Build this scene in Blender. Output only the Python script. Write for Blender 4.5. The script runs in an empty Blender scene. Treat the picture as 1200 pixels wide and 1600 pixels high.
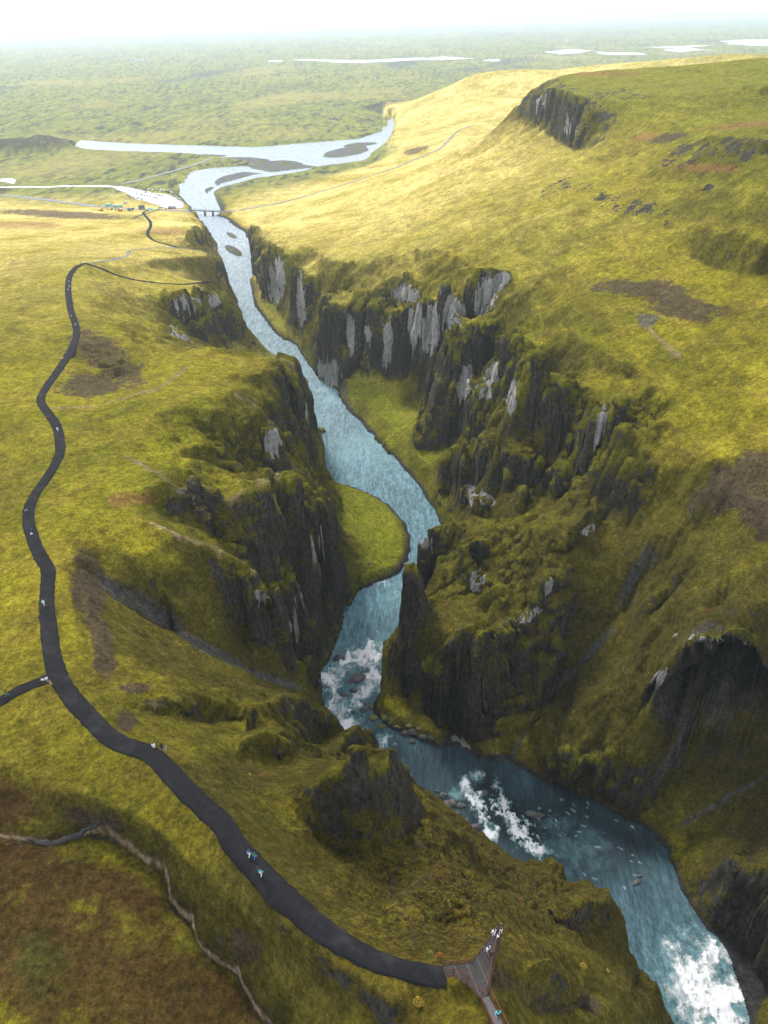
import bpy, math, random, time, os
import numpy as np
T0 = time.time()
random.seed(7); RNG = np.random.RandomState(11)
SC = bpy.context.scene
COL = SC.collection

# ------------------------------------------------------------------ camera
FPX = 1121.0; PITCH = math.radians(34.4); ROLL = math.radians(1.6); CAMH = 200.0
_F = np.array([0, math.cos(PITCH), -math.sin(PITCH)])
_R0 = np.array([1.0, 0, 0]); _U0 = np.array([0, math.sin(PITCH), math.cos(PITCH)])
_R = _R0*math.cos(ROLL) - _U0*math.sin(ROLL)
_U = _U0*math.cos(ROLL) + _R0*math.sin(ROLL)
CAMP = np.array([0, 0, CAMH])
cam_d = bpy.data.cameras.new('camera'); cam = bpy.data.objects.new('camera', cam_d); COL.objects.link(cam)
from mathutils import Matrix, Vector
cam.matrix_world = Matrix(((_R[0], _U[0], -_F[0], 0), (_R[1], _U[1], -_F[1], 0), (_R[2], _U[2], -_F[2], CAMH), (0, 0, 0, 1)))
cam_d.sensor_fit = 'VERTICAL'; cam_d.sensor_height = 24; cam_d.sensor_width = 18
cam_d.lens = 24*FPX/1600; cam_d.clip_start = 1; cam_d.clip_end = 60000
SC.camera = cam

# ------------------------------------------------------------------ sky and sun
SUN_EL, SUN_AZ = math.radians(40), math.radians(-25)        # azimuth from +Y towards +X
w = bpy.data.worlds.new('World'); SC.world = w; w.use_nodes = True
nt = w.node_tree; nt.nodes.clear()
sky = nt.nodes.new('ShaderNodeTexSky'); sky.sky_type = 'NISHITA'; sky.sun_disc = False
sky.sun_elevation = SUN_EL; sky.sun_rotation = SUN_AZ; sky.dust_density = 3; sky.altitude = 200
mix = nt.nodes.new('ShaderNodeMix'); mix.data_type = 'RGBA'; mix.inputs[0].default_value = 0.8
mix.inputs[7].default_value = (8.6, 9.0, 9.6, 1)            # an even white overcast deck
bg = nt.nodes.new('ShaderNodeBackground'); bg.inputs[1].default_value = 0.07
wo = nt.nodes.new('ShaderNodeOutputWorld')
nt.links.new(sky.outputs[0], mix.inputs[6]); nt.links.new(mix.outputs[2], bg.inputs[0]); nt.links.new(bg.outputs[0], wo.inputs[0])
sun_d = bpy.data.lights.new('sun', 'SUN'); sun_d.energy = 1.5; sun_d.angle = math.radians(12); sun_d.color = (1, .96, .90)
sun = bpy.data.objects.new('sun', sun_d); COL.objects.link(sun)
sdir = Vector((math.sin(SUN_AZ)*math.cos(SUN_EL), math.cos(SUN_AZ)*math.cos(SUN_EL), math.sin(SUN_EL)))
sun.rotation_euler = sdir.to_track_quat('Z', 'Y').to_euler()
SC.view_settings.view_transform = 'Standard'; SC.view_settings.look = 'None'
SC.view_settings.exposure = 1.42; SC.view_settings.gamma = 1; SC.view_settings.use_curve_mapping = False
SC.render.engine = 'CYCLES'
SC.cycles.use_denoising = True
SC.cycles.max_bounces = 6; SC.cycles.diffuse_bounces = 3; SC.cycles.volume_bounces = 2

# ------------------------------------------------------------------ pixel <-> place
def ray(px, py):
    px = np.asarray(px, float)[..., None]; py = np.asarray(py, float)[..., None]
    return _F*FPX + _R*(px-600) - _U*(py-800)
def at(px, py, z):
    d = ray(px, py); s = (np.asarray(z, float)-CAMH)/d[..., 2]
    return CAMP + d*s[..., None]
def project(P):
    q = P-CAMP; f = q@_F
    return 600+FPX*(q@_R)/f, 800-FPX*(q@_U)/f, f
def zwater(y):
    return np.interp(y, [70, 82, 96, 140, 165, 172, 182, 195, 400, 900, 1100], [11, 9.5, 6.2, 5.2, 4.8, 4.0, 2.8, 2.2, 1.2, 0.0, -0.5])
def water_at(px, py, off=0.0):
    px = np.asarray(px, float); py = np.asarray(py, float)
    z = np.full(px.shape, 3.0)
    for _ in range(6):
        P = at(px, py, z+off); z = zwater(P[..., 1])
    return at(px, py, z+off)

# ------------------------------------------------------------------ value noise
_TAB = RNG.rand(65536).astype(np.float32)
def _h2(ix, iy, s):
    return _TAB[((ix*73856093) ^ (iy*19349663) ^ (s*83492791)) & 65535]
def vn2(x, y, s=0):
    x0 = np.floor(x); y0 = np.floor(y); fx = (x-x0).astype(np.float32); fy = (y-y0).astype(np.float32)
    ix = x0.astype(np.int64); iy = y0.astype(np.int64)
    u = fx*fx*(3-2*fx); v = fy*fy*(3-2*fy)
    a = _h2(ix, iy, s); b = _h2(ix+1, iy, s); c = _h2(ix, iy+1, s); d = _h2(ix+1, iy+1, s)
    return (a+(b-a)*u + (c-a+(a-b-c+d)*u)*v)*2-1
def fbm2(x, y, o=4, s=0, g=0.5):
    r = 0; a = 1; n = 0
    for k in range(o):
        ca, sa = math.cos(k*1.1+.3), math.sin(k*1.1+.3)
        r = r+a*vn2(x*ca-y*sa+17.3*k, x*sa+y*ca-9.1*k, s+k*7); n += a; a *= g; x = x*2.03; y = y*2.03
    return r/n
def ridged2(x, y, o=3, s=0):
    r = 0; a = 1; n = 0
    for k in range(o):
        ca, sa = math.cos(k*1.3+.6), math.sin(k*1.3+.6)
        r = r+a*(1-2*np.abs(vn2(x*ca-y*sa+7.7*k, x*sa+y*ca+3.1*k, s+k*5))); n += a; a *= .5; x = x*2.1; y = y*2.1
    return r/n
def _h3(ix, iy, iz, s):
    return _TAB[((ix*73856093) ^ (iy*19349663) ^ (iz*50331653) ^ (s*83492791)) & 65535]
def vn3(x, y, z, s=0):
    x0 = np.floor(x); y0 = np.floor(y); z0 = np.floor(z)
    ix = x0.astype(np.int64); iy = y0.astype(np.int64); iz = z0.astype(np.int64)
    u = (x-x0).astype(np.float32); v = (y-y0).astype(np.float32); t = (z-z0).astype(np.float32)
    u = u*u*(3-2*u); v = v*v*(3-2*v); t = t*t*(3-2*t)
    def pl(k):
        a = _h3(ix, iy, k, s); b = _h3(ix+1, iy, k, s); c = _h3(ix, iy+1, k, s); d = _h3(ix+1, iy+1, k, s)
        return a+(b-a)*u+(c-a+(a-b-c+d)*u)*v
    A = pl(iz); B = pl(iz+1)
    return (A+(B-A)*t)*2-1

# ------------------------------------------------------------------ relief: contour, ridge and cliff lines
NA, NR = 740, 900
AZ0, AZ1 = math.radians(-84), math.radians(84)
LR0, LR1 = math.log(24), math.log(2600)
def to_grid(x, y):
    return (np.arctan2(x, y)-AZ0)/(AZ1-AZ0)*(NA-1), (np.log(np.maximum(np.hypot(x, y), 1e-3))-LR0)/(LR1-LR0)*(NR-1)
CLIFFS = []; SEEN = []; CLT = []
LINES = []           # arrays of world points
def dens(pts, n):
    pts = np.array(pts, float); out = []
    for a, b in zip(pts[:-1], pts[1:]):
        t = np.linspace(0, 1, n, endpoint=False)[:, None]; out.append(a+(b-a)*t)
    out.append(pts[-1:]); return np.concatenate(out)
RIGHT = [False]
def zmap(px, py, z):
    if not RIGHT[0]: return z
    k = np.clip((py-380)/240, 0, 1)*np.clip((px-500)/150, 0, 1); f = .60+.25*(z/110.0)**2
    return np.where(z > 9, np.maximum(z*(1-k+k*f), 9), z)
def L(*pts, n=60, vis=True):
    p = dens(pts, n); p[:, 2] = zmap(p[:, 0], p[:, 1], p[:, 2]); LINES.append(at(p[:, 0], p[:, 1], p[:, 2]))
    if vis: SEEN.append(len(LINES)-1)
def CL(*rows, lean=4.0, n=60, rk=None, vis=True):
    if rk is None: rk = .5 if RIGHT[0] else .3
    """cliff seen in the picture: (top px,py, foot px,py, foot height); the top stands `lean` m behind the foot"""
    p = dens([tuple(r[:5])+((r[5],) if len(r) > 5 else (lean,)) for r in rows], n)
    p[:, 4] = zmap(p[:, 2], p[:, 3], p[:, 4]); B = at(p[:, 2], p[:, 3], p[:, 4]); rb = np.hypot(B[:, 0], B[:, 1])+p[:, 5]
    d = ray(p[:, 0], p[:, 1]); s = rb/np.hypot(d[:, 0], d[:, 1]); Tp = CAMP+d*s[:, None]
    LINES.append(B); LINES.append(Tp); CLIFFS.append((B, Tp, rk, len(LINES)-2)); CLT.append((len(LINES)-2, p, d, vis))
    return Tp

RIV_R = [(1190,1680),(1150,1560),(1128,1490),(1098,1445),(1062,1390),(1045,1340),(1000,1290),(920,1248),(860,1225),(800,1200),(745,1187),(700,1178),(650,1160),(605,1140),(572,1112),(592,1080),(596,1045),(597,1000),(622,982),(655,940),(680,890),(694,850),(688,822),(680,800),(655,765),(630,735),(600,700),(570,670),(540,640),(528,612),(500,592),(480,567),(462,540),(428,522),(412,500),(397,480),(390,440),(400,400),(380,365),(352,345),(337,330),(328,312),(325,300),(345,287),(400,272),(470,264),(560,252),(605,226),(622,195),(612,178)]
RIV_L = [(1070,1680),(1040,1600),(1010,1545),(980,1500),(960,1450),(930,1410),(895,1392),(850,1372),(826,1352),(790,1330),(740,1290),(700,1255),(665,1235),(640,1222),(600,1212),(560,1178),(530,1148),(515,1120),(502,1080),(500,1050),(517,1030),(526,1000),(540,958),(560,925),(590,912),(620,900),(638,885),(645,850),(640,820),(620,795),(590,775),(550,757),(520,752),(508,725),(505,695),(497,670),(482,645),(470,610),(458,580),(440,560),(415,545),(396,535),(386,515),(374,480),(362,450),(348,410),(335,372),(318,345),(300,325),(290,305),(288,282),(300,268),(330,263),(400,258),(380,250),(300,240),(200,236),(110,233),(125,219),(200,224),(300,227),(400,230),(470,224),(560,217),(598,205),(603,190)]
def river_world(pts, n=6):
    p = dens(pts, n); return water_at(p[:, 0], p[:, 1])
RW = river_world(RIV_R); LW = river_world(RIV_L)
RIVER_POLY = np.concatenate([RW, LW[::-1]])[:, :2]
def in_poly(x, y, poly):
    x = np.asarray(x); ins = np.zeros(x.shape, bool); xs, ys = poly[:, 0], poly[:, 1]; n = len(poly)
    for i in range(n):
        x1, y1, x2, y2 = xs[i-1], ys[i-1], xs[i], ys[i]
        if y1 == y2: continue
        c = (y1 > y) != (y2 > y)
        ins ^= c & (x < (x2-x1)*(y-y1)/(y2-y1)+x1)
    return ins
for P in (RW[:-60], LW[:-110]):
    Q = P.copy(); Q[:, 2] += 0.25; LINES.append(Q)

# left plateau with the footpath
PATH = [(716,1528,120),(690,1524,120),(640,1516,119.5),(590,1500,119),(545,1476,118),(500,1445,117),(460,1412,115.5),(420,1370,114),(385,1335,112.5),(360,1308,111.5),(350,1285,111),(320,1258,110),(290,1232,109.5),(262,1200,108.5),(238,1176,108),(205,1166,107.5),(175,1155,107),(140,1120,106),(108,1085,105),(88,1055,104.5),(80,1020,104),(76,980,103),(72,945,102),(74,915,101),(76,888,100.5),(62,868,100),(50,840,99.5),(42,805,99),(52,775,98.5),(75,745,97.5),(94,712,96.5),(94,690,96),(90,665,95),(72,642,94),(61,625,93),(72,605,92),(90,580,90),(106,555,88),(120,528,86),(119,508,85),(110,485,83.5),(106,455,82),(107,432,80),(118,417,79),(132,411,77.5)]
L(*PATH)
PATH_W = [(-30,1108,105),(0,1096,105),(30,1078,105),(58,1066,104.8),(86,1058,104.5)]
L(*PATH_W)
TRAIL_VIEW = [(132,411,77.5),(155,418,75),(180,430,71),(210,438,67),(250,443,62),(290,445,57),(318,440,54),(332,437,52)]
L(*TRAIL_VIEW)
TRAIL_TOP = [(132,411,77.5),(160,408,74),(190,404,70),(203,397,67),(196,393,66),(215,389,63),(250,387,58),(278,387,54),(300,390,50),(320,391,46)]
L(*TRAIL_TOP)
PATH_FAR = [(278,387,54),(262,382,53),(240,376,50),(228,366,44),(238,350,34),(228,338,24),(222,332,16),(232,328,10)]
L(*PATH_FAR)
L((-260,1250,102),(-120,980,100),(0,900,99.5),(-60,700,95),(-10,560,90),(-60,470,84),(20,430,80),(-40,390,62),(-60,350,30))
L((-250,470,86),(-250,370,50),(-250,320,10))
L((-260,310,4),(-100,322,6),(0,330,12),(100,338,20),(180,340,20),(225,334,14))
L((-200,300,5),(0,303,5),(80,314,6),(140,321,6),(190,327,7),(240,329,7),(300,328,5),(318,329,4))
L((-200,296,3),(0,293,3),(100,292,3),(160,290,3),(200,296,4),(240,302,4),(285,318,4),(286,324,4))
L((40,372,52),(110,372,55),(180,368,50),(205,358,38)); L((10,400,72),(90,395,72))
# foot of everything at the camera's own bank
L((620,1570,121),(560,1530,118),(500,1490,116),(440,1440,114))
L((716,1528,120),(745,1505,120),(770,1470,120.5),(765,1520,119.7),(770,1560,119.9),(800,1620,122.2),(840,1700,126))
# slope from the path to the little stream, then the moor
STREAM = [(-30,1300,103),(0,1303,103),(40,1308,102.6),(75,1318,102.2),(110,1308,102),(145,1300,101.8),(175,1303,101.5),(205,1325,101.2),(235,1348,101),(262,1362,100.8),(268,1385,100.6),(270,1405,100.4),(285,1425,100.2),(305,1440,100),(308,1465,99.8),(320,1482,99.6),(345,1505,99.4),(378,1520,99.2),(385,1545,99),(400,1570,98.8),(420,1595,98.6),(450,1640,98)]
L(*STREAM)
L((-40,1180,105),(40,1200,106),(110,1230,106.5),(200,1260,107.5),(270,1310,108),(330,1370,108.5),(400,1440,110),(470,1500,112),(560,1570,114),(640,1640,116))
L((-60,1400,103.6),(60,1390,103.4),(150,1385,103),(220,1440,101.8),(300,1560,100.3),(360,1650,99.5)); L((-80,1620,104.5),(100,1580,103.6),(240,1640,102)); L((60,1470,104.6),(100,1530,104.4))
# near headland between path and river
L((300,1160,105),(380,1215,101),(440,1270,100),(500,1330,101),(560,1390,105),(640,1440,109),(720,1470,113))
L((600,1400,103),(632,1345,96),(640,1310,84)); L((590,1420,106),(620,1460,110),(660,1490,115))
L((760,1350,60),(820,1390,62),(860,1405,64))
L((650,1225,14),(690,1262,14),(740,1305,14),(790,1345,18))
L((800,1400,78),(860,1440,82),(910,1480,84),(960,1540,84),(1000,1600,82),(1040,1680,80))
L((835,1360,40),(858,1343,52),(880,1343,54),(885,1375,52),(915,1392,56),(940,1388,58),(950,1405,57),(975,1440,55),(970,1475,54),(990,1500,53),(1030,1540,52),(1045,1600,50),(1065,1680,48))
L((800,1450,104),(830,1480,107)); CL((835,1510,830,1575,108),(865,1496,868,1580,105),(900,1535,905,1585,101),(930,1550,938,1600,98),lean=3,rk=.3); L((760,1440,110),(790,1420,100),(830,1420,86))
L((820,1560,110),(880,1570,104),(960,1580,88))
CL((885,1412,888,1448,78),(915,1400,915,1448,72),(945,1394,950,1436,60),lean=2,rk=.3)
CL((655,1300,655,1326,86),(700,1306,700,1338,82),(740,1330,742,1352,80),lean=2,rk=.3)
L((676,1400,110.5),(692,1386,112),(706,1378,112.5),(722,1386,112),(730,1412,112)); L((662,1432,109),(690,1448,109.5),(722,1450,111))
# pinnacle and fins at the rapids
CL((462,1240,462,1256,99),(485,1226,482,1286,99),(515,1212,512,1312,98.5),(540,1194,540,1326,97),(555,1172,555,1336,96),(564,1146,568,1338,96),(573,1172,580,1336,95),(588,1206,600,1330,93),(602,1196,616,1322,90),(613,1160,628,1314,85),(622,1178,638,1306,80),(632,1206,648,1300,76),(642,1232,660,1288,64),lean=5,rk=.25)
L((520,1190,60),(560,1166,50),(600,1180,44),(632,1190,36), vis=False); 
CL((480,1186,482,1200,76),(520,1172,520,1190,60),(555,1150,556,1175,40),(586,1133,590,1172,20),lean=3,rk=.25,vis=False)
L((480,1180,60),(530,1160,26),(560,1150,14), vis=False)
# block and knob on the grass, ridge with its dark side
L((300,1160,99),(360,1195,96),(420,1198,90),(470,1200,84)); CL((372,1166,360,1192,95),(410,1152,410,1196,91),(446,1162,450,1192,86),lean=3,rk=.25)
CL((388,1112,388,1150,86),(400,1106,402,1150,84),lean=1.5)
CL((240,1085,235,1112,99),(285,1077,285,1120,95),(330,1094,335,1130,88),(400,1098,400,1128,78),(450,1090,455,1122,66),(490,1100,500,1140,40),(512,1118,524,1158,10),lean=4)
L((130,1050,104),(200,1060,100),(260,1062,96),(340,1076,88),(400,1082,78),(470,1084,60),(508,1108,40))
L((140,930,100),(165,990,99),(220,1020,93),(300,1046,84),(380,1064,72),(450,1078,56),(500,1096,34))
L((120,868,100),(160,912,92),(215,950,86),(280,988,74),(340,1022,62),(400,1046,46),(460,1066,26),(500,1078,5))
L((110,900,101),(120,960,101.5),(115,1010,102.5),(130,1080,104),(170,1120,105))
# spur with the trail, its block and its pale face
L((80,860,100.5),(160,800,99),(235,818,97),(270,835,95),(310,850,91),(345,862,88),(380,885,83),(392,903,80))
CL((395,905,395,985,52),(430,905,432,1010,38),(455,908,458,1015,28),(474,912,472,1020,20),(480,930,495,1020,12),lean=4)
L((290,875,91),(330,930,80),(360,990,67),(400,1020,54)); L((200,860,95),(240,900,91),(290,950,82))
L((520,960,8),(505,1010,7),(512,940,16),(500,900,24))
# gully behind it and the wide dark wall
L((240,800,94),(300,824,87),(360,852,68),(430,885,52),(480,905,36),(530,935,8))
L((60,770,98.5),(170,775,98),(250,745,97),(300,768,92),(340,772,89),(390,770,86),(430,758,83),(465,736,80),(478,745,78),(494,752,74))
CL((300,778,290,815,85),(345,780,345,840,70),(400,778,400,868,56),(450,760,450,890,42),(480,752,480,910,26),(500,760,505,928,10),(522,775,530,905,7),lean=8)
L((525,770,8),(540,800,10),(530,850,12),(525,900,12)); L((560,765,5),(610,800,5.5),(630,840,5),(620,880,5),(560,900,6)); L((560,800,7.5),(590,840,7.5),(570,880,8))
# the bowl spur
L((110,680,95.5),(180,660,95),(250,640,94),(290,618,93),(350,612,91),(385,625,88),(405,650,86),(424,665,84),(432,672,82))
CL((418,672,420,720,62),(434,676,440,720,56),lean=2)
L((260,690,92),(320,690,86),(380,700,77),(420,722,66)); CL((290,700,292,712,88),(330,702,332,728,82),(360,712,360,745,77),(378,730,380,752,74),lean=1.5)
L((260,730,92),(330,740,83),(400,748,74),(440,735,62),(480,725,36),(506,735,8))
CL((440,690,450,725,50),(470,700,480,730,28),lean=3)
# upper spur
L((150,640,94),(230,605,91.5),(290,560,88),(340,545,85),(400,552,81),(440,565,78),(468,580,75))
CL((360,583,360,592,84),(400,590,402,600,80),(440,575,445,585,75),lean=1)
CL((455,582,470,640,30),(474,596,487,655,14),(484,620,500,680,4),lean=3)
L((380,620,83),(430,620,75),(450,640,62),(470,680,34),(495,690,8))
L((440,545,66),(462,558,60),(470,575,60))
# scar below the path
L((95,520,85),(140,512,84),(175,510,84),(215,528,83),(240,545,82)); L((110,560,85),(170,560,81),(220,565,80.5),(180,600,84)); L((80,625,93),(140,632,93),(200,615,92))
# ribs below the viewpoint
L((140,470,81),(200,500,76),(250,508,68),(290,522,58),(300,540,52)); L((150,450,80),(200,462,74),(250,468,66))
CL((262,456,262,490,52),(300,452,302,505,40),(335,442,340,500,28),(352,450,358,500,18),lean=5)
CL((300,495,302,530,30),(340,478,345,530,16),(372,490,382,530,4),(385,505,392,545,2),lean=4)
L((250,520,56),(285,545,50),(330,548,36),(370,548,20)); L((330,556,50),(370,552,40),(400,560,36))
L((170,400,73),(230,404,67),(280,402,58),(320,400,50),(344,398,42)); L((220,420,66),(270,425,55),(320,425,40),(350,430,25))
CL((344,396,352,430,4),(330,410,345,445,10),lean=4); L((240,395,62),(300,398,52))
L((245,345,26),(280,345,25),(320,352,24)); CL((320,350,332,384,3),(300,360,318,392,8),lean=4)
L((250,362,42),(290,366,38),(322,372,30)); L((245,340,18),(270,338,14),(300,338,10))
# -------- right side
RIGHT[0] = True
CL((362,347,366,358,2),(385,366,386,385,3),(405,376,400,425,3),(428,384,418,468,6),(448,392,440,478,8),lean=5,rk=1.15)
CL((462,412,462,515,6),(480,430,478,525,6),(500,440,497,470,30),lean=5,rk=1.15)
CL((506,463,500,588,3),(530,468,530,600,4),(566,484,562,580,14),(602,498,604,592,18),(640,484,648,600,20),(708,444,700,560,36),lean=8,rk=1.15)
CL((606,442,610,484,56),(652,436,645,474,58),lean=3,rk=1.15)
CL((738,426,722,520,48),(790,420,765,508,56),lean=5,rk=1.15)
CL((688,536,652,665,18),(756,512,735,600,38),(822,524,815,600,52),lean=8,rk=1.15)
L((395,430,5),(420,470,7),(450,500,7),(440,525,4)); L((500,595,4),(530,612,5),(580,630,8),(640,640,12),(700,650,20))
L((545,640,5),(600,690,6),(650,750,7),(680,790,9)); L((600,650,8),(650,700,11),(700,760,16))
CL((655,665,650,700,12),(700,620,690,705,18),(760,600,735,690,32),lean=8)
CL((800,590,800,660,48),(850,560,860,640,62),(885,600,880,690,56),lean=6)
CL((905,600,900,650,72),(938,622,928,720,70),(958,640,950,740,70),(985,640,980,660,92),lean=2)
CL((700,720,690,780,10),(740,690,740,760,22),(790,690,800,770,36),(830,720,850,780,48),lean=8)
CL((720,752,722,800,20),(745,770,748,806,24),(775,780,780,800,40),lean=2)
L((975,690,95),(940,702,88),(900,725,80),(860,752,70),(815,775,60),(775,785,50)); L((700,800,8),(760,812,24),(820,815,40),(880,812,55),(930,790,68))
# thin fins running down to the river
CL((968,692,966,728,90),(930,708,926,750,80),(892,728,888,772,70),(850,754,846,798,58),(808,776,805,812,46),lean=2,rk=.45)
CL((900,655,902,690,84),(868,680,868,722,74),(832,712,832,752,60),(800,740,800,770,46),lean=2,rk=.45)
CL((1000,640,1000,662,100),(960,650,962,676,92),lean=1.5,rk=.45)
CL((760,662,758,700,34),(728,690,726,728,22),lean=2,rk=.45)
CL((1010,762,1012,785,92),(960,785,962,812,80),(920,806,922,838,72),(885,838,888,868,66),lean=2,rk=.35)
CL((760,846,764,880,54),(725,868,728,905,46),lean=2,rk=.4)
CL((866,884,872,930,62),(836,926,842,968,54),lean=2,rk=.5)
CL((1060,905,1062,925,82),(1020,948,1024,975,72),lean=2,rk=.3)
# rim of the right plateau
L((345,333,6),(365,342,20),(400,352,30),(440,365,44),(490,385,56),(520,408,62),(560,408,68),(600,402,74),(650,390,79),(700,392,84),(760,400,90),(800,398,93),(850,402,97),(900,420,101))
L((650,400,77),(655,420,74)); L((840,500,94),(880,478,99),(915,470,102),(950,440,104),(1000,432,106),(1060,445,108),(1120,470,110))
L((820,520,92),(850,512,95),(900,520,99),(960,560,103),(1050,600,107)); L((900,560,98),(950,590,100),(1040,585,106),(1060,600,107))
L((1050,640,107),(1000,680,104),(980,720,98),(1040,740,100),(1100,720,106),(1200,700,110))
L((1000,760,93),(1060,780,96),(1100,840,93),(1150,760,104),(1220,760,107))
L((1100,560,110),(1200,540,114),(1300,560,118)); L((960,500,104),(1100,510,108.5),(1200,480,115))
# massif on the inside of the bend
CL((664,832,650,965,6),(690,822,680,940,14,),(712,815,715,900,34),lean=6,vis=False)
CL((640,880,632,1085,10),(660,900,650,1090,12),lean=7)
L((712,815,60),(740,850,60),(770,870,62),(800,850,68),(850,850,74),(880,850,78),(930,828,84)); L((740,810,58),(780,822,66),(830,818,74),(870,828,78))
L((690,860,56),(730,900,58),(780,940,60)); 
CL((700,1000,690,1120,8),(745,990,740,1178,5),(790,975,800,1100,30),(830,945,850,1050,44),(862,905,880,990,60),(895,850,900,920,70),lean=9)
CL((668,1040,670,1110,8),(700,1060,705,1160,5),lean=5)
L((600,1010,8),(610,1060,12),(600,1100,10),(640,1120,9),(690,1150,8)); L((780,1150,10),(790,1185,5))
L((1030,835,90),(985,930,69),(935,1005,51),(880,1065,33),(840,1120,18),(800,1192,5)); L((940,850,80),(900,950,64),(880,1020,46),(830,1120,22))
L((1100,880,92),(1060,940,84),(1000,1030,66),(940,1080,52),(900,1130,40),(870,1170,26))
CL((860,1165,870,1225,7),(920,1190,930,1250,7),(990,1230,1000,1285,7),lean=4)
# hollow in the right wall
L((1200,930,100),(1150,950,93),(1100,970,86),(1060,990,80),(1020,1055,68),(1002,1120,56),(990,1200,38),(992,1250,22))
CL((1020,1075,1022,1165,42),(1036,1035,1040,1160,44),(1065,1000,1068,1165,45),(1108,984,1108,1172,45),(1150,1002,1148,1180,45),(1185,1045,1182,1185,45),(1235,1110,1232,1205,46),lean=1); CAVE = CLIFFS.pop()
L((1110,1190,40),(1085,1205,34),(1050,1228,25),(1020,1250,17),(1000,1285,8)); L((1250,1222,46),(1180,1216,41),(1115,1240,31),(1060,1270,20))
L((1250,1220,44),(1200,1236,38),(1150,1262,30),(1100,1300,19),(1050,1338,8)); L((1300,1240,52),(1240,1260,46),(1180,1290,38),(1120,1320,28),(1070,1350,16))
CL((1130,1340,1120,1440,10),(1180,1350,1160,1480,10),(1250,1400,1200,1560,12),lean=5); L((1300,1330,56),(1220,1330,48),(1150,1335,38))
L((1400,1100,80),(1400,1300,72),(1400,1500,62),(1350,1700,50)); L((1300,900,108),(1400,700,120),(1300,1000,90))
# the hill
RIGHT[0] = False
L((1400,560,112),(1400,400,132),(1400,250,158),(1400,150,170)); L((1000,400,107),(1060,390,110),(1120,420,107),(1200,430,111),(1300,440,120))
L((1200,380,123),(1100,350,119),(1000,340,112),(940,370,106)); L((1200,300,134),(1100,290,128),(1000,280,121),(930,290,114)); L((1200,200,150),(1120,205,142),(1000,240,123),(930,262,110))
L((1300,80,170),(1200,88,166),(1130,95,163),(1060,103,160),(1000,106,157.5),(940,110,155),(885,116,151),(860,124,148),(835,138,139),(815,160,125),(800,172,118))
CL((812,166,814,186,113),(835,148,840,196,114),(858,140,862,206,113),(905,150,900,236,109),(925,170,925,232,115),lean=34,rk=.5)
L((1200,130,160),(1100,140,152),(1000,150,146),(950,160,142)); L((1060,235,134),(1110,212,143),(1200,215,149)); 
L((800,176,112),(760,215,92),(700,262,72),(640,300,58),(560,335,50),(490,365,48)); L((880,270,109),(800,300,97),(720,340,86),(640,365,74),(560,385,64)); L((860,340,105),(780,370,94),(700,382,84))
ROAD_HILL = [(335,331,4),(380,327,6),(440,318,8),(500,300,11),(560,282,15),(620,262,20),(660,245,25),(690,232,30),(705,215,36),(718,202,40),(745,192,48)]
L(*ROAD_HILL); L((360,300,1),(400,285,1.5),(470,275,2),(560,262,3),(610,240,6),(635,215,10),(640,195,12))
L((380,320,5),(420,310,5),(400,297,3)); L((340,300,.6),(360,312,2),(380,312,4))
L((570,162,0),(600,172,0),(618,178,0))

N0 = NA*NR
def rasterize():
    val = np.zeros(N0); cnt = np.zeros(N0)
    for P in LINES:
        i, j = to_grid(P[:, 0], P[:, 1]); i = np.rint(i).astype(int); j = np.rint(j).astype(int)
        ok = (i >= 0) & (i < NA) & (j >= 0) & (j < NR)
        k = j[ok]*NA+i[ok]; np.add.at(val, k, P[ok, 2]); np.add.at(cnt, k, 1)
    return val.reshape(NR, NA), cnt.reshape(NR, NA)
GA = np.linspace(AZ0, AZ1, NA)[None, :]; GR = np.exp(np.linspace(LR0, LR1, NR))[:, None]
GX, GY = GR*np.sin(GA), GR*np.cos(GA)
def solve(H, fix, lev):
    if lev > 0 and min(H.shape) > 24:
        h, w_ = H.shape; h2, w2 = (h+1)//2, (w_+1)//2
        Hp = np.zeros((h2*2, w2*2)); Fp = np.zeros((h2*2, w2*2)); Hp[:h, :w_] = H*fix; Fp[:h, :w_] = fix
        s = Hp.reshape(h2, 2, w2, 2).sum((1, 3)); c = Fp.reshape(h2, 2, w2, 2).sum((1, 3))
        Hc = solve(np.where(c > 0, s/np.maximum(c, 1), 0), c > 0, lev-1)
        up = np.repeat(np.repeat(Hc, 2, 0), 2, 1)[:h, :w_]
        H = np.where(fix, H, up)
    else:
        H = np.where(fix, H, H[fix].mean())
    it = 400 if lev == 0 else 70
    free = ~fix; ii, jj = np.indices(H.shape); red = free & ((ii+jj) % 2 == 0); blk = free & ((ii+jj) % 2 == 1)
    for k in range(it):
        for m in (red, blk):
            P = np.pad(H, 1, mode='edge'); avg = (P[:-2, 1:-1]+P[2:, 1:-1]+P[1:-1, :-2]+P[1:-1, 2:])*.25
            H = np.where(m, H+(avg-H)*1.5, H)
    return H
def samp(G, x, y):
    i, j = to_grid(x, y); i = np.clip(i, 0, NA-1.001); j = np.clip(j, 0, NR-1.001)
    i0 = i.astype(int); j0 = j.astype(int); fi = i-i0; fj = j-j0
    return (G[j0, i0]*(1-fi)+G[j0, i0+1]*fi)*(1-fj)+(G[j0+1, i0]*(1-fi)+G[j0+1, i0+1]*fi)*fj
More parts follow.
